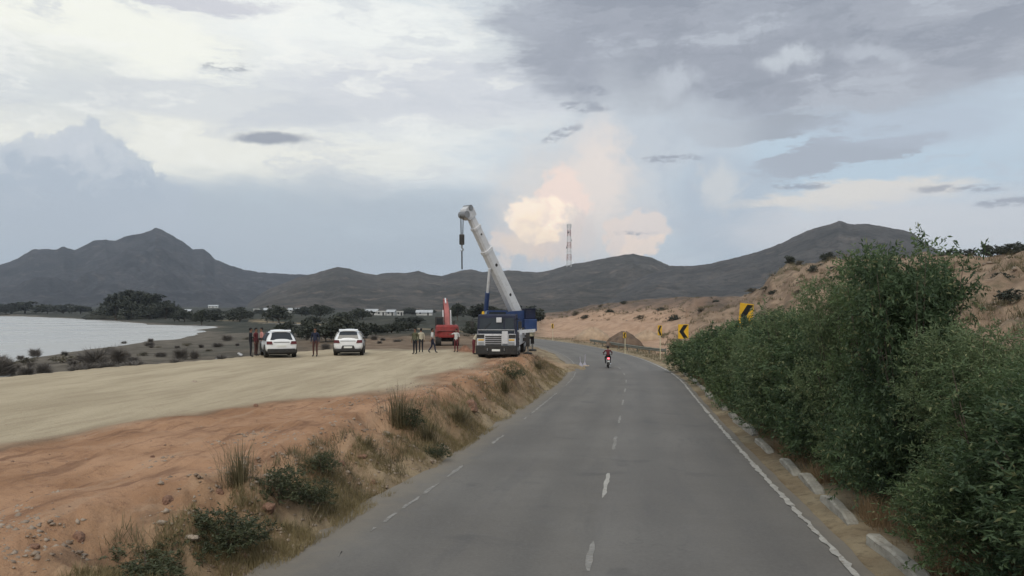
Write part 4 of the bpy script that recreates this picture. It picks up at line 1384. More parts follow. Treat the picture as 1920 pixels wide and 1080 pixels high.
def person(label, loc, rz, H=1.7, shirt='black', pants='navy', sleeves='short', pose=None, hat=None, group=None, name='person', wrap=False):
    J = {'pelvis': ((0, 0, .94), (.15, .11)), 'belly': ((0, 0, 1.10), (.14, .105)), 'chest': ((0, 0, 1.30), (.165, .115)), 'neck': ((0, .0, 1.46), .058), 'jaw': ((0, .02, 1.535), (.066, .075)), 'head': ((0, .015, 1.61), (.078, .092)),
         'crown': ((0, .005, 1.685), (.06, .07)),
         'shR': ((.185, 0, 1.39), .062), 'elR': ((.235, -.03, 1.12), .045), 'wrR': ((.25, .04, .88), .032), 'haR': ((.25, .06, .80), (.022, .04)),
         'shL': ((-.185, 0, 1.39), .062), 'elL': ((-.235, -.03, 1.12), .045), 'wrL': ((-.25, .04, .88), .032), 'haL': ((-.25, .06, .80), (.022, .04)),
         'hiR': ((.095, 0, .88), .092), 'knR': ((.105, .015, .49), .062), 'anR': ((.11, -.01, .09), .045), 'toR': ((.125, .15, .035), .036),
         'hiL': ((-.095, 0, .88), .092), 'knL': ((-.105, .015, .49), .062), 'anL': ((-.11, -.01, .09), .045), 'toL': ((-.125, .15, .035), .036)}
    for k, v in (pose or {}).items():
        J[k] = (v, J[k][1])
    f = H / 1.7
    J = {k: (tuple(c * f for c in p), (r_[0] * f, r_[1] * f) if hasattr(r_, '__len__') else r_ * f) for k, (p, r_) in J.items()}
    arm = 'skin' if sleeves == 'short' else 'shirt'
    BN = [('pelvis', 'belly', 'shirt'), ('belly', 'chest', 'shirt'), ('chest', 'neck', 'shirt'), ('neck', 'jaw', 'skin'), ('jaw', 'head', 'skin'), ('head', 'crown', 'skin'),
          ('chest', 'shR', 'shirt'), ('shR', 'elR', 'shirt'), ('elR', 'wrR', arm), ('wrR', 'haR', 'skin'), ('chest', 'shL', 'shirt'), ('shL', 'elL', 'shirt'), ('elL', 'wrL', arm), ('wrL', 'haL', 'skin'),
          ('pelvis', 'hiR', 'pants'), ('hiR', 'knR', 'pants'), ('knR', 'anR', 'pants' if not wrap else 'skin'), ('anR', 'toR', 'shoe'), ('pelvis', 'hiL', 'pants'), ('hiL', 'knL', 'pants'), ('knL', 'anL', 'pants' if not wrap else 'skin'), ('anL', 'toL', 'shoe')]
    me = body_mesh(name, J, BN, f)
    slots = {'shirt': CL[shirt], 'pants': CL[pants], 'skin': M['skin'], 'shoe': M['plastic']}
    me.materials.clear()
    ks = list(slots)
    for k in ks:
        me.materials.append(slots[k])
    segs = [(Vector(J[a][0]), Vector(J[b][0]), ks.index(m_)) for a, b, m_ in BN]
    for p in me.polygons:
        c = p.center
        best, bi = 9, 0
        for a, b, mi in segs:
            d = b - a
            t = max(0, min(1, (c - a).dot(d) / max(d.length_squared, 1e-9)))
            dist = (c - a - d * t).length
            if dist < best:
                best, bi = dist, mi
        p.material_index = bi
        p.use_smooth = True
    # fingers, thumb, nose and ears
    bm = bmesh.new()
    bm.from_mesh(me)
    n0 = len(bm.faces)
    mb = MB()
    mb.bm.free()
    mb.bm = bm
    for sfx, sx in (('R', 1), ('L', -1)):
        w, h_ = Vector(J['wr' + sfx][0]), Vector(J['ha' + sfx][0])
        d = (h_ - w).normalized()
        sd2 = d.cross(Vector((1, 0, 0)))
        sd2 = sd2.normalized() if sd2.length > .2 else Vector((0, 1, 0))
        pn = d.cross(sd2)
        for k, ln in enumerate((.062, .074, .070, .055)):
            o = h_ + sd2 * (.028 - .0187 * k) * f
            mb.tube([o, o + d * ln * .55 * f, o + d * ln * f + pn * .018 * sx * f], [.0095 * f, .009 * f, .006 * f], 5)
        o = w + d * .03 * f + sd2 * .032 * f
        mb.tube([o, o + (d * .5 + sd2 * .6) * .05 * f, o + (d * .9 + sd2 * .5) * .075 * f], [.012 * f, .010 * f, .007 * f], 5)
    hd = Vector(J['head'][0])
    nk = (hd - Vector(J['neck'][0])).normalized()
    mb.prism([hd + Vector((-.014, .085, -.03)) * f, hd + Vector((.014, .085, -.03)) * f, hd + Vector((0, .09, .02)) * f], [hd + Vector((-.008, .115, -.03)) * f, hd + Vector((.008, .115, -.03)) * f, hd + Vector((0, .097, .015)) * f])
    for sx in (-1, 1):
        mb.ball(hd + Vector((sx * .082, 0, -.01)) * f, (.012 * f, .022 * f, .032 * f), 6)
    bm.faces.ensure_lookup_table()
    for fc in bm.faces[n0:]:
        fc.material_index = ks.index('skin')
        fc.smooth = True
    bm.to_mesh(me)
    bm.free()
    o = bpy.data.objects.new(name, me)
    COL.objects.link(o)
    o.location = loc
    o.rotation_euler = (0, 0, rz)
    tag(o, label, 'person', group)
    # face and hair
    e = MB()
    for sx in (-1, 1):
        e.ball(hd + Vector((sx * .032, .083, .012)) * f, (.011 * f, .008 * f, .008 * f), 6)
    e.box(*(hd.x + v * f for v in (-.022, .022)), hd.y + .080 * f, hd.y + .093 * f, hd.z - .060 * f, hd.z - .052 * f)
    e.build('face_features', M['hair'], o)
    if hat != 'helmet':
        hr = MB()
        c = hd + (Vector(J['crown'][0]) - hd) * .42 + Vector((0, -.014, 0)) * f
        vs = bmesh.ops.create_uvsphere(hr.bm, u_segments=14, v_segments=10, radius=1)['verts']
        for v in vs:
            v.co = Vector((v.co.x * .098, v.co.y * .112, v.co.z * .108)) * f
            if v.co.y > .02 * f and v.co.z < .035 * f:
                v.co *= .72
            if v.co.z < -.06 * f:
                v.co.x *= .8
                v.co.y *= .8
            v.co += c
        hr.build('hair', M['hair'], o, smooth=True)
    if hat:
        hh = MB()
        c = Vector(J['crown'][0])
        hh.ball(c - Vector((0, 0, .015 * f)), (.125 * f, .145 * f, .105 * f), 14)
        if hat != 'helmet':
            hh.tube([c + Vector((0, .02, -.03)) * f, c + Vector((0, .02, -.015)) * f], .17 * f, 16)
        hh.build('headgear', CL[hat] if hat in CL else M['black'], o, smooth=True)
    if wrap:
        wr = MB()
        pv_ = Vector(J['pelvis'][0])
        wr.rings([[pv_ + Vector((math.cos(a) * r1 * (1 + .06 * math.sin(5 * a)), math.sin(a) * r2, dz)) * f for a in [2 * math.pi * k / 18 for k in range(18)]] for (r1, r2, dz) in ((.165, .125, .08), (.19, .15, -.1), (.20, .17, -.35), (.21, .18, -.52))], cap=False)
        wr.build('wrap_skirt', CL[pants], o, smooth=True)
    return o


ARMS_CROSS = {'elR': (.24, .03, 1.14), 'wrR': (.06, .17, 1.17), 'haR': (-.02, .18, 1.19), 'elL': (-.24, .03, 1.14), 'wrL': (-.06, .18, 1.14), 'haL': (.02, .19, 1.15)}
WALK = {'knR': (.10, .16, .52), 'anR': (.11, .22, .10), 'toR': (.12, .37, .06), 'knL': (-.10, -.02, .49), 'anL': (-.11, -.26, .14), 'toL': (-.12, -.12, .035), 'wrR': (.25, -.12, .92), 'haR': (.25, -.15, .85), 'wrL': (-.25, .16, .94), 'haL': (-.25, .20, .87)}
POINT = {'elR': (.30, .20, 1.30), 'wrR': (.34, .42, 1.32), 'haR': (.35, .50, 1.33)}
HIPS = {'elR': (.37, -.06, 1.16), 'wrR': (.21, .05, .99), 'haR': (.16, .08, .97)}
BEND = {'belly': (0, .06, 1.09), 'chest': (0, .20, 1.24), 'neck': (0, .32, 1.34), 'jaw': (0, .39, 1.38), 'head': (0, .42, 1.45), 'crown': (0, .44, 1.52), 'shR': (.18, .24, 1.31), 'shL': (-.18, .24, 1.31), 'elR': (.24, .30, 1.03), 'wrR': (.2, .45, .86), 'haR': (.18, .51, .80),
        'elL': (-.24, .30, 1.03), 'wrL': (-.2, .45, .86), 'haL': (-.18, .51, .80)}
P = [  # px, depth, height, facing, clothes ...
    ('person in black standing at the far left of the group beside the angled white SUV', 470, 48.0, 1.72, R(-70), 'black', 'black', 'long', ARMS_CROSS, None, False),
    ('person in dark maroon standing in the middle of the group beside the angled white SUV', 480, 49.2, 1.70, R(-100), 'maroon', 'brown', 'long', {}, None, False),
    ('person in a pale shirt standing right beside the side of the angled white SUV', 490.5, 50.4, 1.70, R(120), 'pink', 'grey', 'short', HIPS, None, False),
    ('person in dark clothes standing alone between the two white cars', 591, 48.6, 1.74, R(170), 'navy', 'brown', 'long', {}, None, False),
    ('person in olive standing straight, leftmost of the group in front of the red excavator', 778.5, 51.5, 1.66, R(150), 'olive', 'black', 'long', {}, None, False),
    ('person in cream shirt and dark trousers facing away, second from the left near the excavator', 789.5, 54.0, 1.60, R(20), 'cream', 'black', 'long', {}, None, False),
    ('person in white shirt walking with dark trousers towards the red excavator', 810.5, 53.0, 1.62, R(-80), 'white', 'navy', 'short', WALK, None, False),
    ('person in white shirt and maroon trousers standing just right of the red excavator', 855.5, 54.5, 1.58, R(160), 'white', 'maroon', 'short', POINT, None, False),
    ('worker in cream shirt and pale cap leaning forward at the crane front', 888, 51.0, 1.62, R(-70), 'cream', 'maroon', 'short', BEND, 'cream', False),
]
for (lb, px, Y, H, rz, sh, pa, sl, po, hat, wr) in P:
    person(lb, on_ground(px, Y), rz, H, sh, pa, sl, po, hat, 'people on the construction platform', wrap=wr)


# ================================================================== motorcycle and rider
def make_bike():
    s_, lat_ = 66.0, -1.55
    p = road_pt(s_, lat_, .012)
    h = float(np.interp(s_, S, head))
    root = empty('motorcycle', p, -h)
    tag(root, 'dark motorcycle with a lit red tail lamp riding away on the left lane', 'motorcycle')
    for (y, nm) in ((-.66, 'wheel'), (.66, 'wheel')):
        w = MB()
        w.rings([[(dx_, y + r2 * math.cos(2 * math.pi * k / 24), .30 + r2 * math.sin(2 * math.pi * k / 24)) for k in range(24)] for (dx_, r2) in ((-.04, .22), (-.05, .27), (-.03, .30), (.03, .30), (.05, .27), (.04, .22))])
        wh = w.build(nm, M['rubber'], root)
        r_ = MB()
        r_.tube([(-.06, y, .30), (.06, y, .30)], .04, 10)
        for k in range(5):
            a = 2 * math.pi * k / 5
            r_.bar((0, y, .30), (0, y + .22 * math.cos(a), .30 + .22 * math.sin(a)), .03, .03, (1, 0, 0))
        r_.build('rim', M['alloy'], wh)
    f = MB()
    f.tube([(0, -.45, .72), (0, -.05, .62), (0, .42, .80), (0, .50, .95)], .035, 8)
    f.tube([(0, -.1, .62), (0, -.05, .32), (0, .28, .34), (0, .42, .80)], .03, 8)
    f.box(-.13, .13, -.08, .26, .30, .58, .04)
    f.build('frame', M['dark_metal'], root)
    fk = MB()
    for sx in (-1, 1):
        fk.tube([(sx * .09, .66, .30), (sx * .09, .46, .98)], .025, 8)
        fk.tube([(sx * .11, -.66, .30), (sx * .11, -.05, .34)], .02, 8)
        fk.tube([(sx * .12, -.56, .34), (sx * .12, -.40, .70)], .028, 8)
    fk.build('fork', M['steel'], root)
    t = MB()
    t.ball((0, .20, .86), (.15, .30, .14), 12)
    t.build('fuel_tank', CL['maroon'], root, smooth=True)
    st = MB()
    st.prism([(-.14, .0, .80), (.14, .0, .80), (.11, -.72, .86), (-.11, -.72, .86)], [(-.12, .0, .88), (.12, .0, .88), (.10, -.74, .95), (-.10, -.74, .95)])
    st.build('seat', M['plastic'], root)
    mg = MB()
    mg.prism([(-.10, -.60, .74), (.10, -.60, .74), (.08, -.86, .80), (-.08, -.86, .80)], [(-.11, -.60, .86), (.11, -.60, .86), (.09, -.84, .88), (-.09, -.84, .88)])
    mg.rings([[(x, -.66 - r2 * math.cos(R(a)), .30 + r2 * math.sin(R(a))) for (x, r2) in ((-.07, .34), (.07, .34), (.07, .36), (-.07, .36))] for a in range(0, 101, 20)])
    mg.build('mudguard', M['plastic'], root)
    lamp = mat('lit_tail_lamp', (.8, .05, .06), .3, emit=(1.0, .16, .2), es=3.2)
    MB().box(-.085, .085, -.905, -.862, .74, .86, .015).build('tail_lamp', lamp, root)
    MB().box(-.09, .09, -.93, -.91, .50, .62).build('number_plate', M['plate'], root)
    hb = MB()
    hb.tube([(-.38, .36, 1.04), (-.2, .44, 1.06), (.2, .44, 1.06), (.38, .36, 1.04)], .018, 8)
    for sx in (-1, 1):
        hb.tube([(sx * .3, .40, 1.06), (sx * .36, .42, 1.2)], .008, 5)
        hb.ball((sx * .37, .42, 1.22), (.055, .015, .035), 8)
    hb.build('handlebar', M['dark_metal'], root)
    ex = MB()
    ex.tube([(.14, .2, .30), (.16, -.3, .30), (.17, -.85, .38)], [.02, .045, .05], 10)
    ex.build('exhaust', M['chrome'], root)
    sit = {'pelvis': (0, -.28, .98), 'belly': (0, -.25, 1.13), 'chest': (0, -.18, 1.33), 'neck': (0, -.12, 1.48), 'jaw': (0, -.09, 1.555), 'head': (0, -.09, 1.63), 'crown': (0, -.10, 1.70), 'shR': (.185, -.16, 1.42), 'elR': (.33, .06, 1.22), 'wrR': (.34, .28, 1.10), 'haR': (.345, .35, 1.085),
           'shL': (-.185, -.16, 1.42), 'elL': (-.33, .06, 1.22), 'wrL': (-.34, .28, 1.10), 'haL': (-.345, .35, 1.085), 'hiR': (.12, -.24, .94), 'knR': (.21, .18, .84), 'anR': (.19, -.02, .42), 'toR': (.20, .14, .36), 'hiL': (-.12, -.24, .94), 'knL': (-.21, .18, .84), 'anL': (-.19, -.02, .42), 'toL': (-.20, .14, .36)}
    person('rider in dark maroon seen from behind, sitting on the motorcycle on the road', p, -h, 1.7, 'maroon', 'black', 'long', sit, 'helmet')


make_bike()


# ================================================================== chevron signs
def chevron(label, loc, rz, w, h, hpost, tilt=0.0):
    root = empty('chevron_sign', loc, rz)
    tag(root, label, 'road sign', 'yellow chevron signs along the bend')
    root.rotation_euler = (0, tilt, rz)
    MB().tube([(0, 0, -.2), (0, 0, hpost + h * .9)], .04, 10).build('post', M['post'], root)
    b = MB()
    b.box(-w / 2, w / 2, -.062, -.044, hpost, hpost + h, .008)
    bd = b.build('board', M['yellow'], root)
    MB().box(-w / 2 + .02, w / 2 - .02, -.042, -.038, hpost + .02, hpost + h - .02).build('board_back', M['back'], bd)
    k = MB()
    y0, y1 = -.068, -.0635
    zc = hpost + h / 2
    for sg in (-1, 1):
        top = zc + sg * h * .46
        a = [(-w * .40, zc), (w * .02, top), (w * .44, top), (w * .02, zc)]
        k.prism([(x, y0, z) for x, z in a], [(x, y1, z) for x, z in a])
    k.build('chevron', M['black'], bd)
    return root


def sign_at(label, px, py_bottom, Y, rz, w, h, tilt=0.0):
    x = (px - 960) / F * Y
    zb = CAM_Z + (HOR - py_bottom) / F * Y
    z = gz(x, Y)
    chevron(label, (x, Y, z), rz, w, h, max(.5, zb - z), tilt)


sign_at('largest yellow chevron sign leaning behind the near hedge, black arrow pointing left', 1382, 614, 34.0, R(20), .70, 1.04, R(6))
sign_at('middle yellow chevron sign on a short post at the far end of the green hedge', 1281, 635, 57.0, R(0), .74, 1.02)
sign_at('small chevron sign turned nearly edge on, left of the hedge end', 1238, 629, 75.0, R(-62), .62, .95)
sign_at('small pale chevron sign in front of the dark earth heap beyond the bend', 1172, 634, 88.0, R(-66), .60, .62)
sign_at('farthest chevron sign against the pale sand cutting beside the crane', 1036.5, 616, 130.0, R(-60), .6, .8)


# ================================================================== crash barrier beyond the bend
cbm = empty('crash_barrier', road_pt(95, 4.6))
cbm.location = (0, 0, 0)
tag(cbm, 'grey metal crash barrier along the outside of the far bend', 'barrier')
ss = np.arange(84, 116, 2.0)
ring = []
for s_ in ss:
    lo_ = 4.4 + 1.8 * math.exp(-(s_ - 84) / 6)
    prf = [(0, .42), (-.06, .50), (0, .58), (-.06, .68), (0, .76), (.03, .76), (.03, .42)]
    ring.append([road_pt(s_, lo_ + a, b) for a, b in prf])
b = MB()
b.rings(ring)
b.build('rail_beam', M['rail'], cbm)
for s_ in ss[::2]:
    lo_ = 4.4 + 1.8 * math.exp(-(s_ - 84) / 6)
    q0 = road_pt(s_, lo_ + .10)
    MB().box(q0.x - .06, q0.x + .06, q0.y - .08, q0.y + .08, q0.z - .1, q0.z + .78).build('barrier_post', M['rail'], cbm)

# marker posts at the tip of the bank
for i, (px, Y, h_, lb) in enumerate(((1089, 66.0, .8, 'white marker post on the left at the end of the dirt bank'), (1096, 67.5, 1.0, 'taller white marker post on the right at the end of the dirt bank'))):
    p = on_ground(px, Y)
    r_ = empty('marker_post', p, .2)
    tag(r_, lb, 'post')
    b = MB()
    b.rings([[(x * k, y * k, z) for x, y in ((-.03, -.03), (.03, -.03), (.03, .03), (-.03, .03))] for (k, z) in ((1, -.1), (1, h_ - .1), (.6, h_))])
    b.build('shaft', M['lavender'], r_)
    r_.rotation_euler = (0, (-.10, .07)[i], .2)
    MB().tube([(0, 0, -.02), (0, 0, .12), (0, 0, .36)], [.20, .16, .035], 10).build('base_cone', M['lavender'], r_)


# ================================================================== vegetation
def leaf_quads(P_, D_, L, W, r_):
    """diamond leaves: points, directions, lengths"""
    n = len(P_)
    D_ = D_ / np.maximum(np.linalg.norm(D_, axis=1, keepdims=True), 1e-6)
    ref = r_.normal(size=(n, 3))
    sd_ = np.cross(D_, ref)
    sd_ /= np.maximum(np.linalg.norm(sd_, axis=1, keepdims=True), 1e-6)
    nn = np.cross(sd_, D_)
    L = np.asarray(L).reshape(-1, 1) * np.ones((n, 1))
    W = np.asarray(W).reshape(-1, 1) * np.ones((n, 1))
    V = np.stack([P_, P_ + D_ * L * .45 + sd_ * W / 2 + nn * W * .18, P_ + D_ * L - nn * L * .1, P_ + D_ * L * .45 - sd_ * W / 2 + nn * W * .18], 1).reshape(-1, 3)
    return V, np.arange(4 * n).reshape(-1, 4)


def crown_leaves(lobes, n_twigs, per, L, W, twig, seed, shell=.75, droop=.25):
    """leaves on short twigs that stand out of overlapping lobes; returns verts, quads"""
    r_ = np.random.default_rng(seed)
    lobes = np.array(lobes, float)                    # cx cy cz rx ry rz
    vol = lobes[:, 3] * lobes[:, 4] + lobes[:, 4] * lobes[:, 5]
    pick = r_.choice(len(lobes), n_twigs, p=vol / vol.sum())
    d = r_.normal(size=(n_twigs, 3))
    d /= np.linalg.norm(d, axis=1, keepdims=True)
    rad = np.where(r_.random(n_twigs) < shell, r_.uniform(.72, 1.02, n_twigs), r_.uniform(.2, .8, n_twigs))[:, None]
    base = lobes[pick, :3] + d * rad * lobes[pick, 3:]
    td = d * .8 + r_.normal(size=(n_twigs, 3)) * .45 + np.array([0, 0, .55])
    td /= np.linalg.norm(td, axis=1, keepdims=True)
    tl = twig * r_.uniform(.5, 1.4, n_twigs)[:, None]
    k = np.tile(np.linspace(.05, 1, per), n_twigs)[:, None]
    B, T, TL = np.repeat(base, per, 0), np.repeat(td, per, 0), np.repeat(tl, per, 0)
    P_ = B + T * TL * k - np.array([0, 0, droop]) * (TL * k) ** 2
    ld = T * .5 + r_.normal(size=P_.shape) * .65 - np.array([0, 0, .25])
    n = len(P_)
    return leaf_quads(P_, ld, L * r_.uniform(.6, 1.25, n), W * r_.uniform(.7, 1.2, n), r_)


def stems_mesh(name, stems, n=6):
    mb = MB()
    for pts, rad in stems:
        mb.tube(pts, rad, n)
    bmesh.ops.recalc_face_normals(mb.bm, faces=mb.bm.faces)
    me = bpy.data.meshes.new(name)
    mb.bm.to_mesh(me)
    mb.bm.free()
    return me


def hedge_variant(seed, H, Wd, nl, per, L, W, lm_='leaf', base_gap=.35):
    """tall roadside shrub: many upright shoots, uneven top"""
    r_ = random.Random(seed)
    lobes = []
    for k in range(15):
        z = base_gap + (H - base_gap) * (k + .5) / 15 * r_.uniform(.85, 1.1)
        spread = Wd * (.34 if z < H * .2 else .46 if z < H * .7 else .30)
        a = r_.uniform(0, 6.28)
        lobes.append((spread * math.cos(a) * r_.uniform(.3, 1), spread * math.sin(a) * r_.uniform(.3, 1), min(z, H - .35), r_.uniform(.42, .66) * Wd / 2.4, r_.uniform(.42, .66) * Wd / 2.4, r_.uniform(.42, .75)))
    shoots = []
    for k in range(7):
        a = r_.uniform(0, 6.28)
        x, y = Wd * .36 * math.cos(a), Wd * .36 * math.sin(a)
        zt = H * r_.uniform(.86, 1.08)
        lobes.append((x, y, zt - .3, .16, .16, .42))
        shoots.append((x, y, zt))
    V, Fq = crown_leaves(lobes, nl, per, L, W, .42, seed)
    keep = V.reshape(-1, 4, 3)[:, :, 2].min(1) > .06
    V = V.reshape(-1, 4, 3)[keep].reshape(-1, 3)
    crown = np_mesh('crown', V, np.arange(len(V)).reshape(-1, 4))
    crown.materials.append(M[lm_])
    st = []
    for k in range(9):
        a = r_.uniform(0, 6.28)
        e = r_.uniform(.15, .42) * Wd
        top = (e * math.cos(a), e * math.sin(a), H * r_.uniform(.6, .95))
        b0 = (r_.uniform(-.18, .18), r_.uniform(-.18, .18), -.1)
        mid_ = (top[0] * .35 + b0[0] * .6, top[1] * .35 + b0[1] * .6, top[2] * .45)
        st.append(([b0, mid_, top], [.035, .026, .008]))
    for (x, y, z) in shoots:
        st.append(([(x * .7, y * .7, z * .6), (x, y, z)], [.012, .005]))
    sm = stems_mesh('stem', st)
    sm.materials.append(M['bark'])
    return crown, sm


def plant(name, crown, stem, loc, rz, sc, label, cat, group=None, parts=('crown', 'stem')):
    root = empty(name, loc, rz)
    root.scale = sc if hasattr(sc, '__len__') else (sc, sc, sc)
    tag(root, label, cat, group)
    link_mesh(parts[0], crown, root)
    if stem is not None:
        link_mesh(parts[1], stem, root)
    return root


near_v = [hedge_variant(11, 4.0, 2.5, 2100, 18, .100, .031), hedge_variant(23, 4.0, 2.4, 2300, 18, .088, .026, 'leaf_light'), hedge_variant(37, 4.0, 2.5, 1900, 18, .112, .036, 'leaf_deep')]
mid_v = [hedge_variant(41, 4.0, 2.6, 1500, 14, .13, .044), hedge_variant(53, 4.0, 2.5, 1600, 14, .12, .038, 'leaf_light'), hedge_variant(59, 4.0, 2.6, 1400, 14, .14, .046, 'leaf_deep')]
far_v = [hedge_variant(61, 3.6, 2.7, 620, 12, .22, .085), hedge_variant(67, 3.6, 2.7, 620, 12, .22, .085, 'leaf_light'), hedge_variant(68, 3.6, 2.7, 620, 12, .22, .085, 'leaf_deep')]
HEDGE = [(5.6, 5.2, 2.4), (7.4, 5.0, 2.4), (9.2, 4.8, 2.45), (10.9, 4.75, 2.55), (12.8, 5.0, 2.95), (14.9, 4.8, 4.25), (16.8, 5.0, 4.5), (18.6, 4.65, 4.0), (20.3, 4.8, 3.5), (21.9, 4.9, 3.5), (23.7, 4.55, 3.7), (25.6, 4.65, 3.55), (27.8, 4.55, 3.35), (30.0, 4.5, 3.25),
         (32.4, 4.8, 3.5), (35.2, 4.5, 3.45), (38.2, 4.6, 3.35), (41.4, 4.4, 3.2), (44.8, 4.5, 3.0), (48.4, 4.3, 2.85), (52.2, 4.3, 2.6), (56.2, 4.2, 2.3), (61.0, 3.9, 2.1)]
ORD = ['nearest', 'second', 'third', 'fourth', 'fifth', 'sixth', 'seventh', 'eighth', 'ninth', 'tenth', 'eleventh', 'twelfth', 'thirteenth', 'fourteenth', 'fifteenth', 'sixteenth', 'seventeenth', 'eighteenth', 'nineteenth', 'twentieth', 'twenty-first', 'twenty-second', 'farthest']
for i, (s_, la, h_) in enumerate(HEDGE):
    p = road_pt(s_, la)
    p.z = gz(p.x, p.y) - .02
    vs = near_v if s_ < 20 else mid_v if s_ < 36 else far_v
    cr, sm = vs[i % len(vs)]
    hh = h_ / (4.0 if s_ < 36 else 3.6)
    nm = ORD[i] + (' shrub' if i in (0, len(HEDGE) - 1) else ' shrub from the camera')
    extra = ', the tallest' if i == 6 else ''
    w_ = random.uniform(.84, 1.08)
    plant('hedge_shrub', cr, sm, p, random.uniform(0, 6.28), (w_, w_, hh), f'{nm} in the tall green hedge right of the road{extra}', 'shrub', 'green hedge along the right verge')
# second row that fills the hedge from behind
for i, (s_, la, h_) in enumerate(((8.0, 7.6, 2.3), (11.0, 7.8, 2.6), (16.3, 7.3, 2.5), (20.0, 7.4, 2.8), (26.0, 7.4, 2.7))):
    p = road_pt(s_, la)
    p.z = gz(p.x, p.y) - .05
    cr, sm = mid_v[i % 3]
    plant('hedge_shrub', cr, sm, p, random.uniform(0, 6.28), (1.1, 1.1, h_ / 4), f'green shrub standing behind the hedge, {("nearest", "second", "third", "fourth", "farthest")[i]} of the back row', 'shrub', 'shrubs behind the hedge')


# ---- trees and bushes of the open country
def tree_variant(seed, H, Wd, nl, per, L, W, trunk=.35, m_='leaf_far', spread=1.0, lobes_n=16):
    r_ = random.Random(seed)
    lobes = []
    for k in range(lobes_n):
        a = r_.uniform(0, 6.28)
        rr = Wd * .38 * math.sqrt(r_.random())
        zc = H * trunk + (H * (1 - trunk)) * r_.uniform(.15, .85) * (1 - .45 * (rr / (Wd * .4)) ** 2)
        lobes.append((rr * math.cos(a), rr * math.sin(a), zc, Wd * r_.uniform(.13, .22), Wd * r_.uniform(.13, .22), H * r_.uniform(.08, .16)))
    V, Fq = crown_leaves(lobes, nl, per, L, W, Wd * .09, seed, .8)
    V = V.reshape(-1, 4, 3)
    V = V[V[:, :, 2].min(1) > .03].reshape(-1, 3)
    crown = np_mesh('crown', V, np.arange(len(V)).reshape(-1, 4))
    crown.materials.append(M[m_])
    st = [([(0, 0, -.2), (.03 * H, 0, H * trunk * .6), (0, .02 * H, H * .75)], [H * .028, H * .022, H * .008])]
    for lb in lobes[:9]:
        z0 = H * trunk * r_.uniform(.5, 1.1)
        st.append(([(.02 * H, 0, z0), (lb[0] * .5, lb[1] * .5, (z0 + lb[2]) * .52), (lb[0], lb[1], lb[2])], [H * .014, H * .009, H * .003]))
    sm = stems_mesh('trunk', st, 6)
    sm.materials.append(M['bark'])
    return crown, sm


TR = [tree_variant(71, 8, 9, 300, 9, .75, .42, .28), tree_variant(73, 8, 10, 300, 9, .75, .42, .22), tree_variant(79, 8, 7, 260, 9, .7, .4, .3)]
BU = [tree_variant(83, 2, 2.8, 170, 9, .24, .13, .12), tree_variant(89, 2, 3.2, 170, 9, .24, .13, .10)]
DRY = [tree_variant(97, 1.2, 1.7, 110, 8, .18, .07, .1, 'leaf_dry'), tree_variant(99, 1.2, 1.9, 110, 8, .18, .07, .1, 'leaf_dry')]


def put_tree(name, var, px, Y, hpx, wpx, label, cat='tree', group=None, dz=0.0, base=None, flat=1.0):
    p = on_ground(px, Y, dz) if base is None else Vector(((px - 960) / F * Y, Y, base))
    cr, sm, h0, w0 = var
    hh = hpx / F * Y / h0
    ww = wpx / F * Y / w0
    return plant(name, cr, sm, p, random.uniform(0, 6.28), (ww, ww, hh), label, cat, group, ('crown', 'trunk'))


T0, T1, T2 = (*TR[0], 8, 9), (*TR[1], 8, 10), (*TR[2], 8, 7)
B0, B1 = (*BU[0], 2, 2.8), (*BU[1], 2, 3.2)
D0, D1 = (*DRY[0], 1.2, 1.7), (*DRY[1], 1.2, 1.9)
# trees on the far shore of the lake
shore = [(-30, 640, 26, 60), (12, 640, 22, 50), (48, 650, 24, 56), (88, 640, 21, 50), (120, 620, 20, 44), (150, 600, 18, 40)]
for i, (px, Y, h_, w_) in enumerate(shore):
    put_tree('shore_tree', (T0, T1, T2)[i % 3], px, Y, h_, w_, f'dark tree on the far lake shore, {("first", "second", "third", "fourth", "fifth", "sixth")[i]} from the left edge', group='trees on the far lake shore', dz=-.3)
# the dark wooded mound
mound = MB()
mc = at(258, 0, 400)
n = 28
rings_ = []
for k, (rr, zz) in enumerate(((24, 0), (19, 3.0), (14, 6.0), (8, 8.2), (3, 9.0))):
    rings_.append([(mc.x + rr * 1.05 * math.cos(2 * math.pi * j / n) * (1 + .1 * math.sin(3 * j + k)), mc.y + rr * .7 * math.sin(2 * math.pi * j / n), -1.6 + zz + .6 * math.sin(j * 1.7 + k)) for j in range(n)])
mound.rings(rings_)
md_m = mat('wooded_earth', (.045, .045, .032), .95, var=.3, scale=.2)
tag(mound.build('wooded_mound', md_m, None, True), kind='structure')
wood = [(198, 592, 24, 48), (214, 584, 30, 56), (234, 576, 34, 60), (252, 570, 30, 56), (272, 573, 32, 56), (290, 579, 30, 52), (308, 588, 28, 50), (332, 596, 24, 44), (218, 599, 36, 56), (246, 600, 40, 54), (278, 600, 38, 54), (312, 601, 34, 48)]
TENS = ['first', 'second', 'third', 'fourth', 'fifth', 'sixth', 'seventh', 'eighth', 'ninth', 'tenth', 'eleventh', 'twelfth', 'thirteenth', 'fourteenth', 'fifteenth', 'sixteenth', 'seventeenth', 'eighteenth', 'nineteenth', 'twentieth',
        'twenty-first', 'twenty-second', 'twenty-third', 'twenty-fourth', 'twenty-fifth', 'twenty-sixth', 'twenty-seventh', 'twenty-eighth', 'twenty-ninth', 'thirtieth', 'thirty-first', 'thirty-second']


def rank(rows, i):
    return TENS[sorted(range(len(rows)), key=lambda k: rows[k][0]).index(i)]


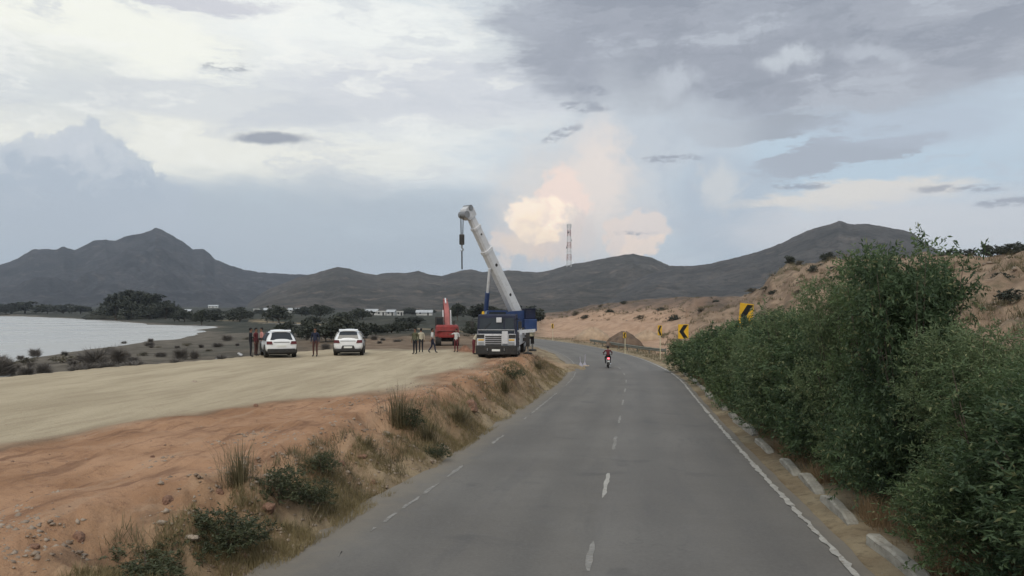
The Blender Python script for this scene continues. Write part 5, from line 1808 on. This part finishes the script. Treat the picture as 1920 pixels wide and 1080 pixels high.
for i, (px, py, h_, w_) in enumerate(wood):
    Y = 392 if i < 8 else 362
    zb = CAM_Z + (HOR - py) / F * Y
    put_tree('wood_tree', (T1, T0, T2)[i % 3], px, Y, h_, w_, f'dark green tree on the wooded mound beyond the lake, {rank(wood, i)} from the left', group='trees of the wooded mound', base=zb - .8)
put_tree('shore_tree', T2, 379, 245, 32, 34, 'round dark tree at the right end of the lake', dz=-.2)
put_tree('shore_tree', T1, 345, 300, 22, 44, 'low dark tree between the wooded mound and the lake end', dz=-.2)
# thicket behind the people and cars
TH = [(575, 112, 42, 62), (612, 105, 44, 66), (640, 118, 44, 60), (668, 120, 36, 56), (540, 135, 30, 50), (705, 130, 28, 50), (880, 150, 30, 40), (895, 118, 22, 40), (735, 140, 22, 46), (765, 150, 22, 40)]
for i, (px, Y, h_, w_) in enumerate(TH):
    put_tree('thicket_bush', (T1, T0)[i % 2], px, Y, h_, w_, f'grey green bush in the thicket behind the cars, {rank(TH, i)} from the left', 'bush', 'thicket behind the cars', dz=-.2)
# scattered country trees towards the hills
rr_ = random.Random(5)
for i in range(46):
    px = rr_.uniform(395, 1000)
    Y = rr_.uniform(190, 620)
    x = (px - 960) / F * Y
    if float(lake_dist(np.array([x]), np.array([Y]))[0]) < 15:
        continue
    put_tree('valley_tree', (T0, T1, T2)[i % 3], px, Y, rr_.uniform(2.6, 6.5) / Y * F, rr_.uniform(5, 11) / Y * F, 'small dark tree on the valley floor, ' + ('left of the lone person' if px < 590 else 'between the lone person and the excavator' if px < 820 else 'around the crane'), group='trees scattered in the valley', dz=-.2)

# shrubs on the earth hill
HS = [(1480, 141, 24, 24, 'round dark tree standing on the left shoulder of the earth hill', T2), (1553, 133, 22, 30, 'bushy tree on the skyline of the earth hill', T1), (1848, 88, 30, 26, 'thin tree on the ridge at the far right', T2)]
for (px, Y, h_, w_, lb, v) in HS:
    put_tree('hill_tree', v, px, Y, h_, w_, lb, dz=-.2)
hs2 = [(1790, 96, 22, 50), (1815, 92, 20, 44), (1870, 86, 22, 46), (1895, 84, 24, 48), (1915, 82, 24, 46), (1880, 70, 14, 40), (1500, 130, 10, 24), (1522, 112, 14, 22), (1450, 118, 12, 26), (1437, 130, 9, 22), (1563, 110, 10, 18), (1545, 120, 10, 24), (1495, 100, 12, 20),
       (1470, 96, 14, 26), (1590, 100, 12, 26), (1640, 105, 12, 30), (1895, 55, 26, 54), (1865, 60, 22, 44), (1080, 200, 10, 18), (1097, 190, 9, 16), (1145, 190, 8, 20), (1200, 170, 9, 20), (1262, 150, 16, 26), (1240, 175, 8, 20), (1315, 150, 8, 22), (1340, 165, 8, 20), (1388, 160, 7, 22), (1410, 150, 9, 22), (1170, 205, 7, 16), (1300, 190, 7, 18), (1125, 215, 7, 14)]
for i, (px, Y, h_, w_) in enumerate(hs2):
    put_tree('hill_shrub', (B0, B1)[i % 2] if i % 3 or i < 6 else D0, px, Y, h_, w_, f'small scrubby bush on the bare earth hill, {rank(hs2, i)} from the left', 'bush', 'bushes on the earth hill', dz=-.15)


# ---- bare twiggy shrubs on the lake shore and scrub at the platform edge
def twig_variant(seed, H, Wd, n):
    r_ = np.random.default_rng(seed)
    a = r_.uniform(0, 6.28, n)
    el_ = r_.uniform(.35, 1.45, n)
    st = np.stack([np.cos(a) * r_.uniform(0, .35, n) * Wd * .5, np.sin(a) * r_.uniform(0, .35, n) * Wd * .5, r_.uniform(0, .55, n) * H], -1)
    d = np.stack([np.cos(a) * np.cos(el_) * Wd / H, np.sin(a) * np.cos(el_) * Wd / H, np.sin(el_)], -1)
    V, Fq = leaf_quads(st, d, H * r_.uniform(.25, .62, n), .035, r_)
    me = np_mesh('twigs', V, Fq)
    me.materials.append(M['twig'])
    return me


TW = [twig_variant(3, 1.8, 2.6, 900), twig_variant(4, 1.8, 2.8, 900)]
tw = [(178, 64, 44, 70, 'large bare grey shrub on the lake shore left of the people'), (222, 68, 38, 44, 'smaller bare shrub right of the large one on the lake shore'), (0, 60, 40, 60, 'bare shrub at the left edge of the lake shore')]
for i, (px, Y, h_, w_, lb) in enumerate(tw):
    p = on_ground(px, Y, -.05)
    r0 = empty('bare_shrub', p, i)
    r0.scale = (w_ / F * Y / 2.4,) * 2 + (h_ / F * Y / 1.7,)
    tag(r0, lb, 'shrub')
    link_mesh('twigs', TW[i % 2], r0)
    sm = stems_mesh('stem', [([(0, 0, -.1), (.1 * math.cos(k), .1 * math.sin(k), .5), (.5 * math.cos(k), .5 * math.sin(k), 1.2)], [.03, .02, .008]) for k in range(6)])
    sm.materials.append(M['bark'])
    link_mesh('stem', sm, r0)
rr_ = random.Random(9)
for i in range(112):
    px = rr_.uniform(-20, 475) if i < 66 else rr_.uniform(-10, 340) if i < 96 else rr_.uniform(560, 880)
    Y = rr_.uniform(50, 120) if i < 66 else rr_.uniform(54, 80) if i < 96 else rr_.uniform(80, 130)
    p = on_ground(px, Y, -.03)
    z_, zn = terrain(np.array([p.x]), np.array([p.y]))
    if zn['mp'][0] > .2 or zn['ld'][0] < -1:
        continue
    k = rr_.uniform(.35, .75) if i < 66 or i >= 96 else rr_.uniform(.5, 1.05)
    where_ = 'at the left edge below the lake' if px < 110 else 'around the large bare shrub by the lake' if px < 260 else 'between the bare shrubs and the people' if px < 480 else 'behind the platform between the cars and the crane'
    kx, kz = k * rr_.uniform(.8, 1.7), k * rr_.uniform(.5, 1.0)
    if i % 4:
        r0 = empty('shore_scrub', p, rr_.uniform(0, 6))
        r0.scale = (kx * .8, k * .8, kz * .85)
        tag(r0, 'low twiggy bare bush ' + where_, 'bush', 'scrub below the platform')
        link_mesh('twigs', TW[i % 2], r0)
    else:
        cr = rr_.choice([DRY[0], DRY[1]])
        plant('shore_scrub', cr[0], cr[1], p, rr_.uniform(0, 6), (kx * 1.3, k * 1.2, kz * .8), 'low leafy dry bush ' + where_, 'bush', 'scrub below the platform', ('crown', 'stem'))


# ---- tufts and shrubs on the bank
def tuft_variant(seed, n, H, lean, W, m_):
    r_ = np.random.default_rng(seed)
    a = r_.uniform(0, 6.28, n)
    rad = np.abs(r_.normal(0, .26, n))
    base = np.stack([np.cos(a) * rad, np.sin(a) * rad, np.full(n, -.03)], -1)
    a2 = a + r_.normal(0, .5, n)
    ln = lean * r_.uniform(.05, 1.3, n) ** 1.4
    h_ = H * r_.uniform(.3, 1.12, n) ** 1.7
    mid_ = base + np.stack([np.cos(a2) * ln * .35, np.sin(a2) * ln * .35, h_ * .6], -1)
    tip_ = base + np.stack([np.cos(a2) * ln, np.sin(a2) * ln, h_ * r_.uniform(.75, 1.1, n)], -1)
    sd_ = np.stack([-np.sin(a2), np.cos(a2), 0 * a2], -1) * W
    V = np.stack([base - sd_, base + sd_, mid_ + sd_ * .8, tip_, mid_ - sd_ * .8], 1).reshape(-1, 3)
    k5 = 5 * np.arange(n)[:, None]
    me = np_mesh('blades', V, np.concatenate([k5 + np.array([0, 1, 2]), k5 + np.array([0, 2, 4]), k5 + np.array([4, 2, 3])]))
    me.materials.append(M[m_])
    return me


TUFT = [tuft_variant(1, 420, .95, .55, .0065, 'grass_green'), tuft_variant(2, 400, .85, .6, .0065, 'grass_green')]
SHB = [tree_variant(111, 1.0, 1.3, 420, 12, .06, .022, .04, 'leaf_dark', 1, 22), tree_variant(113, 1.0, 1.4, 420, 12, .06, .022, .04, 'leaf_dark', 1, 22)]


def bank_at(px, py):
    """ground point seen at a photo pixel (march along the view ray)"""
    ys = np.arange(5.0, 90.0, .05)
    xs = (px - 960) / F * ys
    zs = CAM_Z + (HOR - py) / F * ys
    tz = terrain(xs, ys)[0]
    k = np.where(zs <= tz)[0]
    k = k[0] if len(k) else len(ys) - 1
    return Vector((float(xs[k]), float(ys[k]), float(tz[k])))


tufts = [(748, 800, 70, 92, 'spiky grass clump on the bank beside the red soil, right of the others'), (448, 915, 90, 90, 'tall spiky grass clump behind the dark shrub on the near bank'), (945, 735, 34, 46, 'grass clump halfway along the bank towards the crane'), (690, 842, 30, 52, 'low grass clump below the spiky one on the bank'),
         (1010, 692, 20, 40, 'small grass clump at the top of the bank below the crane'), (860, 790, 40, 70, 'dry grass clump at the foot of the bank, middle distance'), (800, 830, 44, 70, 'dry grass clump beside the road edge, nearer of the two')]
for i, (px, py, h_, w_, lb) in enumerate(tufts):
    p = bank_at(px, py)
    r0 = empty('grass_clump', p, i * 1.3)
    r0.scale = (w_ / F * p.y / 1.3,) * 2 + (h_ / F * p.y / .85,)
    tag(r0, lb, 'grass clump')
    link_mesh('blades', TUFT[i % 2], r0)
shr = [(520, 945, 70, 130, 'dark green shrub on the near bank in front of the spiky grass'), (590, 950, 55, 80, 'rounded green shrub to the right of the dark one on the bank'), (425, 1035, 85, 170, 'broad green shrub low on the near bank'), (270, 1090, 70, 180, 'dark shrub at the bottom edge of the picture on the bank'),
       (775, 805, 40, 50, 'small leafy shrub beside the spiky grass clump'), (960, 712, 28, 40, 'small dark shrub on the bank top near the crane'), (600, 890, 40, 70, 'small ragged shrub above the rounded one on the bank'), (820, 860, 30, 50, 'tiny dull shrub near the road side of the bank')]
for i, (px, py, h_, w_, lb) in enumerate(shr):
    p = bank_at(px, py)
    cr, sm = SHB[i % 2]
    plant('bank_shrub', cr, sm, p, i * 2.1, (w_ / F * p.y / 1.25,) * 2 + (h_ / F * p.y / .95,), lb, 'shrub', None, ('crown', 'stem'))


# ---- grass that nobody could count
def grass_field(name, pts, hgt, wid, m_, seed):
    r_ = np.random.default_rng(seed)
    n = len(pts)
    a = r_.uniform(0, 6.28, n)
    h_ = hgt * r_.uniform(.4, 1.3, n)
    ln = h_ * r_.uniform(.1, .8, n)
    a2 = r_.uniform(0, 6.28, n)
    sd_ = np.stack([np.cos(a), np.sin(a), 0 * a], -1) * (wid * r_.uniform(.6, 1.2, n))[:, None]
    tip_ = pts + np.stack([np.cos(a2) * ln, np.sin(a2) * ln, h_], -1)
    V = np.stack([pts - sd_, pts + sd_, tip_], 1).reshape(-1, 3)
    me = np_mesh(name, V, np.arange(3 * n).reshape(-1, 3))
    return tag(link_mesh(name, me, None, M[m_]), kind='stuff')


def scatter(n, s0, s1, l0, l1, seed, clump=.5, cs=1.0):
    r_ = np.random.default_rng(seed)
    s_ = s0 * (s1 / s0) ** r_.random(n)
    la = r_.uniform(0, 1, n) * (l1 - l0) + l0
    hd_ = np.interp(s_, S, head)
    x = np.interp(s_, S, RX) + la * np.cos(hd_)
    y = np.interp(s_, S, RY) - la * np.sin(hd_)
    keep = fbm(x / cs, y / cs, 3, seed) > r_.uniform(-.2, .2, n) * (1 - clump) + (clump - .5) * .3
    x, y = x[keep], y[keep]
    z = terrain(x, y)[0]
    return np.stack([x, y, z - .01], -1)


g1 = grass_field('dry_grass', scatter(95000, 6.5, 62, -6.2, -4.75, 301, .46, .8), .15, .006, 'grass_dry', 1)
g1['label'] = 'dry yellow grass along the left road verge'
g2 = grass_field('bank_grass', scatter(36000, 6.5, 62, -6.7, -5.1, 302, .74, 1.3), .22, .006, 'grass_green', 2)
g2['label'] = 'olive grass on the bank'
g3 = grass_field('tan_grass', scatter(52000, 6.0, 60, 3.75, 5.2, 303, .45, .7), .42, .006, 'grass_tan', 3)
g3['label'] = 'tan dry grass under the hedge'
g4 = grass_field('far_verge_grass', scatter(9000, 62, 140, 3.6, 9, 304, .5, 2.0), .28, .02, 'grass_green', 4)
g4['label'] = 'scrubby grass along the far bend'


# ================================================================== broken kerb on the right
kerb = empty('kerb')
tag(kerb, kind='structure')
KM = []
for k in range(4):
    r_ = random.Random(400 + k)
    mb = MB()
    L = 1.0
    rr = []
    for j in range(6):
        y = -L / 2 + L * j / 5
        w_, h_ = .115 + r_.uniform(-.012, .012), .27 + r_.uniform(-.03, .02)
        if j in (0, 5):
            h_ -= r_.uniform(.02, .10)
        rr.append([(-w_, y, -.25), (w_, y, -.25), (w_ - .01, y, h_ - .03), (w_ - .05, y, h_), (-w_ + .05, y, h_), (-w_ + .01, y, h_ - .03)])
    mb.rings(rr)
    bmesh.ops.recalc_face_normals(mb.bm, faces=mb.bm.faces)
    me = bpy.data.meshes.new('kerb_block')
    mb.bm.to_mesh(me)
    mb.bm.free()
    me.materials.append(M['kerb'])
    KM.append(me)
r_ = random.Random(8)
s_ = 8.3
kk = 0
while s_ < 58:
    L = r_.uniform(1.9, 2.8)
    p = road_pt(s_ + L / 2, 3.62 + r_.uniform(-.05, .05))
    o = link_mesh('kerb_block', KM[kk % 4], kerb)
    o.location = (p.x, p.y, gz(p.x, p.y) - r_.uniform(.07, .18))
    o.rotation_euler = (r_.uniform(-.03, .03), r_.uniform(-.10, .10), -float(np.interp(s_, S, head)) + r_.uniform(-.03, .03))
    o.scale = (1, L, r_.uniform(.8, 1.05))
    s_ += L + r_.choice([.08, .15, .5, 1.2])
    kk += 1


# ================================================================== stones and clods
def stone_mesh(seed, m_, flat=.6):
    r_ = random.Random(seed)
    bm = bmesh.new()
    bmesh.ops.create_icosphere(bm, subdivisions=2, radius=.5)
    off = [r_.uniform(0, 9) for _ in range(3)]
    for v in bm.verts:
        c = v.co
        k = 1 + .35 * math.sin(c.x * 5 + off[0]) * math.sin(c.y * 4 + off[1]) + .16 * math.sin(c.z * 9 + off[2]) + r_.uniform(-.06, .06)
        v.co = Vector((c.x * k, c.y * k * .8, c.z * k * flat))
    me = bpy.data.meshes.new('stone')
    bm.to_mesh(me)
    bm.free()
    me.materials.append(m_)
    return me


SM = [stone_mesh(k, M['rock'] if k % 2 else M['rock_red']) for k in range(6)]
stones = [(455, 1047, 22, 'pale stone at the road foot of the near bank, beside the broad shrub'), (315, 940, 26, 'dark red clod at the upper edge of the near bank'), (500, 955, 34, 'pale flat stone under the dark green shrub'), (250, 1070, 18, 'white stone in the shrub at the bottom edge of the picture'), (700, 905, 14, 'pale stone below the rounded shrub near the verge'),
          (360, 1010, 24, 'flat stone on the bank left of the broad shrub'), (640, 870, 16, 'small pale stone on the bank below the low grass clump'), (590, 862, 14, 'pale stone lying on the bank edge above the ragged shrub'), (680, 860, 18, 'reddish stone beside the low grass clump'), (725, 815, 14, 'pale stone at the foot of the spiky grass clump'),
          (880, 765, 36, 'red earth lump on the bank halfway to the crane'), (1098, 687, 12, 'pale stone by the marker posts'), (410, 930, 22, 'reddish clod between the spiky grass and the platform'), (150, 1010, 30, 'flat red clod near the left edge of the bank'), (60, 1030, 26, 'red clod at the far left of the bank'), (365, 716, 10, 'small dark stone lying alone on the tan platform'), (285, 858, 12, 'small dark clod alone on the red soil'), (480, 762, 12, 'clod on the red soil above the spiky grass')]
for i, (px, py, w_, lb) in enumerate(stones):
    p = bank_at(px, py)
    o = link_mesh('stone', SM[i % 6] if 'red' not in lb else SM[(i // 2 * 2) % 6], None)
    k = w_ / F * p.y
    o.location = p + Vector((0, 0, k * -.02))
    o.rotation_euler = (0, 0, i * 1.1)
    o.scale = (k, k, k)
    tag(o, lb, 'stone')


def rubble(name, pts, sizes, m_, seed, label):
    """many small angular bits too small to pick apart"""
    r_ = np.random.default_rng(seed)
    octa = np.array([(1, 0, 0), (-1, 0, 0), (0, 1, 0), (0, -1, 0), (0, 0, 1), (0, 0, -1)], float)
    tri = np.array([(0, 2, 4), (2, 1, 4), (1, 3, 4), (3, 0, 4), (2, 0, 5), (1, 2, 5), (3, 1, 5), (0, 3, 5)])
    n = len(pts)
    a = r_.uniform(0, 6.28, n)
    sc_ = sizes[:, None, None] * r_.uniform(.5, 1.2, (n, 6, 1)) * np.array([1, .8, .55])
    V = octa[None] * sc_
    ca, sa = np.cos(a)[:, None], np.sin(a)[:, None]
    V = np.stack([V[..., 0] * ca - V[..., 1] * sa, V[..., 0] * sa + V[..., 1] * ca, V[..., 2]], -1) + pts[:, None, :]
    me = np_mesh(name, V.reshape(-1, 3), (tri[None] + 6 * np.arange(n)[:, None, None]).reshape(-1, 3))
    o = tag(link_mesh(name, me, None, m_), kind='stuff')
    o['label'] = label
    return o


pb = scatter(20000, 6.5, 60, -8.6, -4.7, 501, .52, 1.4)
rubble('rubble', pb, .012 + .075 * rng.random(len(pb)) ** 4, leaf_mat('rubble_stone', (.15, .095, .06), (.44, .36, .28), trans=0), 1, 'stones and clods strewn over the bank')
pb = scatter(9000, 6.5, 55, -16, -7, 502, .5, 2.5)
rubble('clods', pb, .008 + .045 * rng.random(len(pb)) ** 4, leaf_mat('red_bits', (.16, .09, .055), (.36, .23, .15), trans=0), 2, 'small clods on the red soil')
pb = scatter(7000, 8, 56, -26, -9, 504, .5, 3.0)
rubble('pebbles', pb, .006 + .026 * rng.random(len(pb)) ** 4, leaf_mat('tan_pebble', (.20, .16, .11), (.46, .40, .31), trans=0), 5, 'loose pebbles on the tan platform')
pb = scatter(5200, 6.0, 60, 2.95, 3.9, 503, .5, .6)
rubble('gravel', pb, .007 + .028 * rng.random(len(pb)) ** 3, leaf_mat('grey_gravel', (.11, .09, .07), (.36, .31, .25), trans=0), 3, 'loose gravel between the edge line and the kerb')


# ridge of pushed-up earth and heaps beyond the bend
def heap(name, px, Y, wpx, hpx, m_, seed, label):
    p = on_ground(px, Y)
    r_ = random.Random(seed)
    W_, H_ = wpx / F * Y / 2, hpx / F * Y
    mb = MB()
    n = 22
    rr = []
    for k in range(6):
        f_ = k / 5
        rr.append([(W_ * (1 - f_ ** 2.4 * .88) * math.cos(2 * math.pi * j / n) * (1 + .16 * math.sin(j * 2.3 + k + seed)), W_ * .7 * (1 - f_ ** 2.4 * .88) * math.sin(2 * math.pi * j / n) * (1 + .16 * math.cos(j * 1.9 + k)), -.4 + (H_ + .4) * f_ * (1 + .12 * math.sin(j * 1.3 + seed))) for j in range(n)])
    mb.rings(rr)
    o = mb.build(name, m_, None, True)
    o.location = p
    return tag(o, label, 'earth heap')


hm_d = mat('dark_heap', (.14, .098, .07), .95, var=.3, scale=1.2, bump=.8, bscale=5)
hm_s = mat('sand_heap', (.40, .29, .20), .95, var=.15, scale=1.2, bump=.6, bscale=5)
heap('earth_heap', 1170, 104, 68, 27, hm_d, 1, 'dark brown earth heap beyond the bend behind the pale chevron sign')
heap('earth_heap', 1112, 128, 70, 22, hm_s, 2, 'pale sand heap left of the dark earth heap beyond the bend')
heap('earth_heap', 1215, 118, 60, 18, hm_s, 3, 'low sand heap right of the dark earth heap beyond the bend')
heap('earth_heap', 872, 57.5, 36, 9, mat('red_heap', (.24, .13, .085), .95, var=.3, scale=2, bump=.8, bscale=8), 4, 'low red soil heap in front of the crane between two workers')


# ================================================================== telecom mast on the ridge
def make_tower():
    Y = 1700.0
    zb = at(1067, 500, Y).z
    zt = at(1067, 420, Y).z
    X = at(1067, 0, Y).x
    root = empty('lattice_mast', (X, Y, zb))
    tag(root, 'tall red and white lattice telecom mast on the ridge right of the crane', 'mast')
    H = zt - zb
    nlev = 14
    for k in range(nlev):
        z0, z1 = H * k / nlev, H * (k + 1) / nlev
        w0, w1 = 4.6 * (1 - .35 * k / nlev), 4.6 * (1 - .35 * (k + 1) / nlev)
        mb = MB()
        c0 = [(sx * w0, sy * w0, z0) for sx, sy in ((-1, -1), (1, -1), (1, 1), (-1, 1))]
        c1 = [(sx * w1, sy * w1, z1) for sx, sy in ((-1, -1), (1, -1), (1, 1), (-1, 1))]
        for i in range(4):
            mb.bar(c0[i], c1[i], .75, .75)
            mb.bar(c0[i], c1[(i + 1) % 4], .4, .4)
            mb.bar(c0[(i + 1) % 4], c1[i], .4, .4)
            mb.bar(c1[i], c1[(i + 1) % 4], .4, .4)
        mb.build('lattice_section', M['tower_red'] if (k // 2) % 2 else M['tower_white'], root)
    for k, (z, a, r_) in enumerate(((.45, 2.6, 2.4), (.62, .4, 1.8), (.8, 4.4, 1.8))):
        mb = MB()
        c = Vector((4.6 * math.cos(a), 4.6 * math.sin(a), H * z))
        mb.tube([c, c + Vector((math.cos(a), math.sin(a), 0)) * 1.2], [r_ * .6, r_], 14)
        mb.build('dish', M['dark_metal'], root)
    for k in range(6):
        a = k * math.pi / 3
        mb = MB()
        mb.box(-.6, .6, -.3, .3, H * .90, H * 1.0)
        o = mb.build('panel_antenna', M['tower_white'], root)
        o.location = (4.4 * math.cos(a), 4.4 * math.sin(a), 0)


make_tower()


# ================================================================== far houses
def house(px, py, Y, w, d, h, flat, wallm, label, rz):
    Y *= 1.5
    w, d, h = w * .6, d * .7, h * .62
    x = (px - 960) / F * Y
    z = gz(x, Y)
    zz = CAM_Z + (HOR - py) / F * Y
    root = empty('village_house', (x, Y, max(z, zz)), rz)
    tag(root, label, 'house', 'village houses below the hills')
    wl = MB()
    wl.box(-w / 2, w / 2, -d / 2, d / 2, -4.0, h)
    wall = wl.build('wall', wallm, root)
    n = max(2, int(w / 3.2))
    for k in range(n):
        xx = -w / 2 + w * (k + .5) / n
        if k == n // 2:
            MB().box(xx - .5, xx + .5, -d / 2 - .06, -d / 2 + .05, 0, 2.1).build('door', M['dark_metal'], root)
        else:
            MB().box(xx - .55, xx + .55, -d / 2 - .06, -d / 2 + .05, 1.0, 2.1).build('window', M['glass'], root)
    rf = MB()
    if flat:
        rf.box(-w / 2 - .3, w / 2 + .3, -d / 2 - .3, d / 2 + .3, h + .002, h + .25)
        rf.box(-w / 2 - .3, w / 2 + .3, -d / 2 - .3, -d / 2 - .1, h + .252, h + .8)
        rf.build('roof', wallm, root)
    else:
        a, b = -d / 2 - .6, d / 2 + .6
        rf.prism([(-w / 2 - .5, a, h - .1), (-w / 2 - .5, 0, h + d * .28), (-w / 2 - .5, b, h - .1), (-w / 2 - .5, 0, h + d * .28 - .3)], [(w / 2 + .5, a, h - .1), (w / 2 + .5, 0, h + d * .28), (w / 2 + .5, b, h - .1), (w / 2 + .5, 0, h + d * .28 - .3)])
        rf.build('roof', M['roof_grey'] if flat is False else M['roof_red'], root)


HO = [(512, 592, 420, 22, 8, 3.6, False, 'house_white', 'long white shed with sheet roof, leftmost roof above the angled SUV'), (560, 591, 430, 26, 8, 3.2, False, 'house_white', 'long pale shed on the flat land between the two parked cars'), (482, 588, 450, 8, 7, 4, True, 'house_white', 'small white house left of the long shed'),
      (696, 601, 330, 14, 8, 3.6, False, 'house_white', 'white house at the left of the village row behind the platform'), (716, 603, 320, 9, 7, 3.2, True, 'house_white', 'flat roofed white house second in the village row'), (734, 602, 320, 8, 7, 3.4, False, 'house_white', 'white gabled house third in the village row'),
      (750, 603, 315, 6, 6, 3.2, True, 'house_white', 'small white house at the right end of the village row'), (796, 600, 330, 16, 8, 3.0, False, 'house_white', 'long white roofed house left of the excavator'), (448, 600, 330, 10, 7, 3.2, True, 'house_grey', 'grey house behind the people at the left car'), (276, 604, 330, 9, 7, 3.0, True, 'house_white', 'white house below the wooded mound by the lake'),
      (136, 596, 560, 22, 8, 3.2, False, 'house_grey', 'long pale shed on the far shore left of the mound'), (345, 598, 380, 16, 8, 3.0, False, 'house_grey', 'low pale house right of the wooded mound'), (400, 582, 700, 20, 8, 4.0, False, 'house_white', 'white roofed shed far above the right end of the lake'), (828, 532, 1250, 16, 10, 6, True, 'house_grey', 'pale building high on the hillside left of the boom'), (191, 508, 2000, 16, 12, 8, True, 'house_grey', 'pale hut high on the left mountain slope')]
for i, (px, py, Y, w, d, h, fl, wm_, lb) in enumerate(HO[:13]):
    house(px, py, Y, w, d, h, fl, M[wm_], lb, random.uniform(-.2, .2))

# litter caught in the shore scrub
LM = mat('white_litter', (.62, .61, .60), .6, var=.1)
lt = [(90, 66, 'white scrap of litter left of the large bare shrub'), (238, 62, 'white litter bag right of the bare shrubs'), (262, 63, 'white litter bag second right of the bare shrubs'), (330, 66, 'white litter bag in the scrub midway to the people'), (375, 66, 'white litter bag in the scrub closer to the people'), (410, 70, 'white litter bag just left of the people'), (300, 60, 'white scrap on the platform edge below the scrub'), (450, 78, 'white scrap in the scrub behind the people')]
lmesh = stone_mesh(77, LM, .8)
for i, (px, Y, lb) in enumerate(lt):
    p = on_ground(px, Y, .12)
    o = link_mesh('litter_bag', lmesh, None)
    o.location = p
    o.rotation_euler = (.3 * i, .2, i)
    k = .42 + .08 * (i % 3)
    o.scale = (k, k * .8, k)
    tag(o, lb, 'litter')

# broken rock and dry tussocks over the earth hill
r_ = np.random.default_rng(71)
uu = r_.uniform(1015, 2000, 9000)
hd_u = np.interp(uu, HU, HD)
rf_u = np.interp(uu, RF_U, RF_Y)
yy_ = rf_u + (hd_u - rf_u) * r_.uniform(.12, .98, len(uu))
xx_ = (uu - 960) / F * yy_
kp = fbm(xx_ / 7, yy_ / 7, 3, 81) > r_.uniform(-.08, .16, len(uu))
kp &= ~((uu < 1240) & ((yy_ - rf_u) / (hd_u - rf_u) < .6))
xx_, yy_ = xx_[kp], yy_[kp]
zz_ = terrain(xx_, yy_)[0]
pts_ = np.stack([xx_, yy_, zz_ - .03], -1)
half = len(pts_) // 2
rubble('hill_rubble', pts_[:half], .05 + .42 * r_.random(half) ** 3, leaf_mat('hill_stone', (.10, .07, .05), (.34, .26, .19), trans=0), 9, 'broken rock scattered over the earth hill')
tp = np.repeat(pts_[half:], 16, 0) + r_.normal(0, .22, (len(pts_[half:]) * 16, 3)) * np.array([1, 1, 0])
gh = grass_field('hill_tussocks', tp, .5, .035, 'grass_green', 10)
gh['label'] = 'dry tussocks of grass over the earth hill'
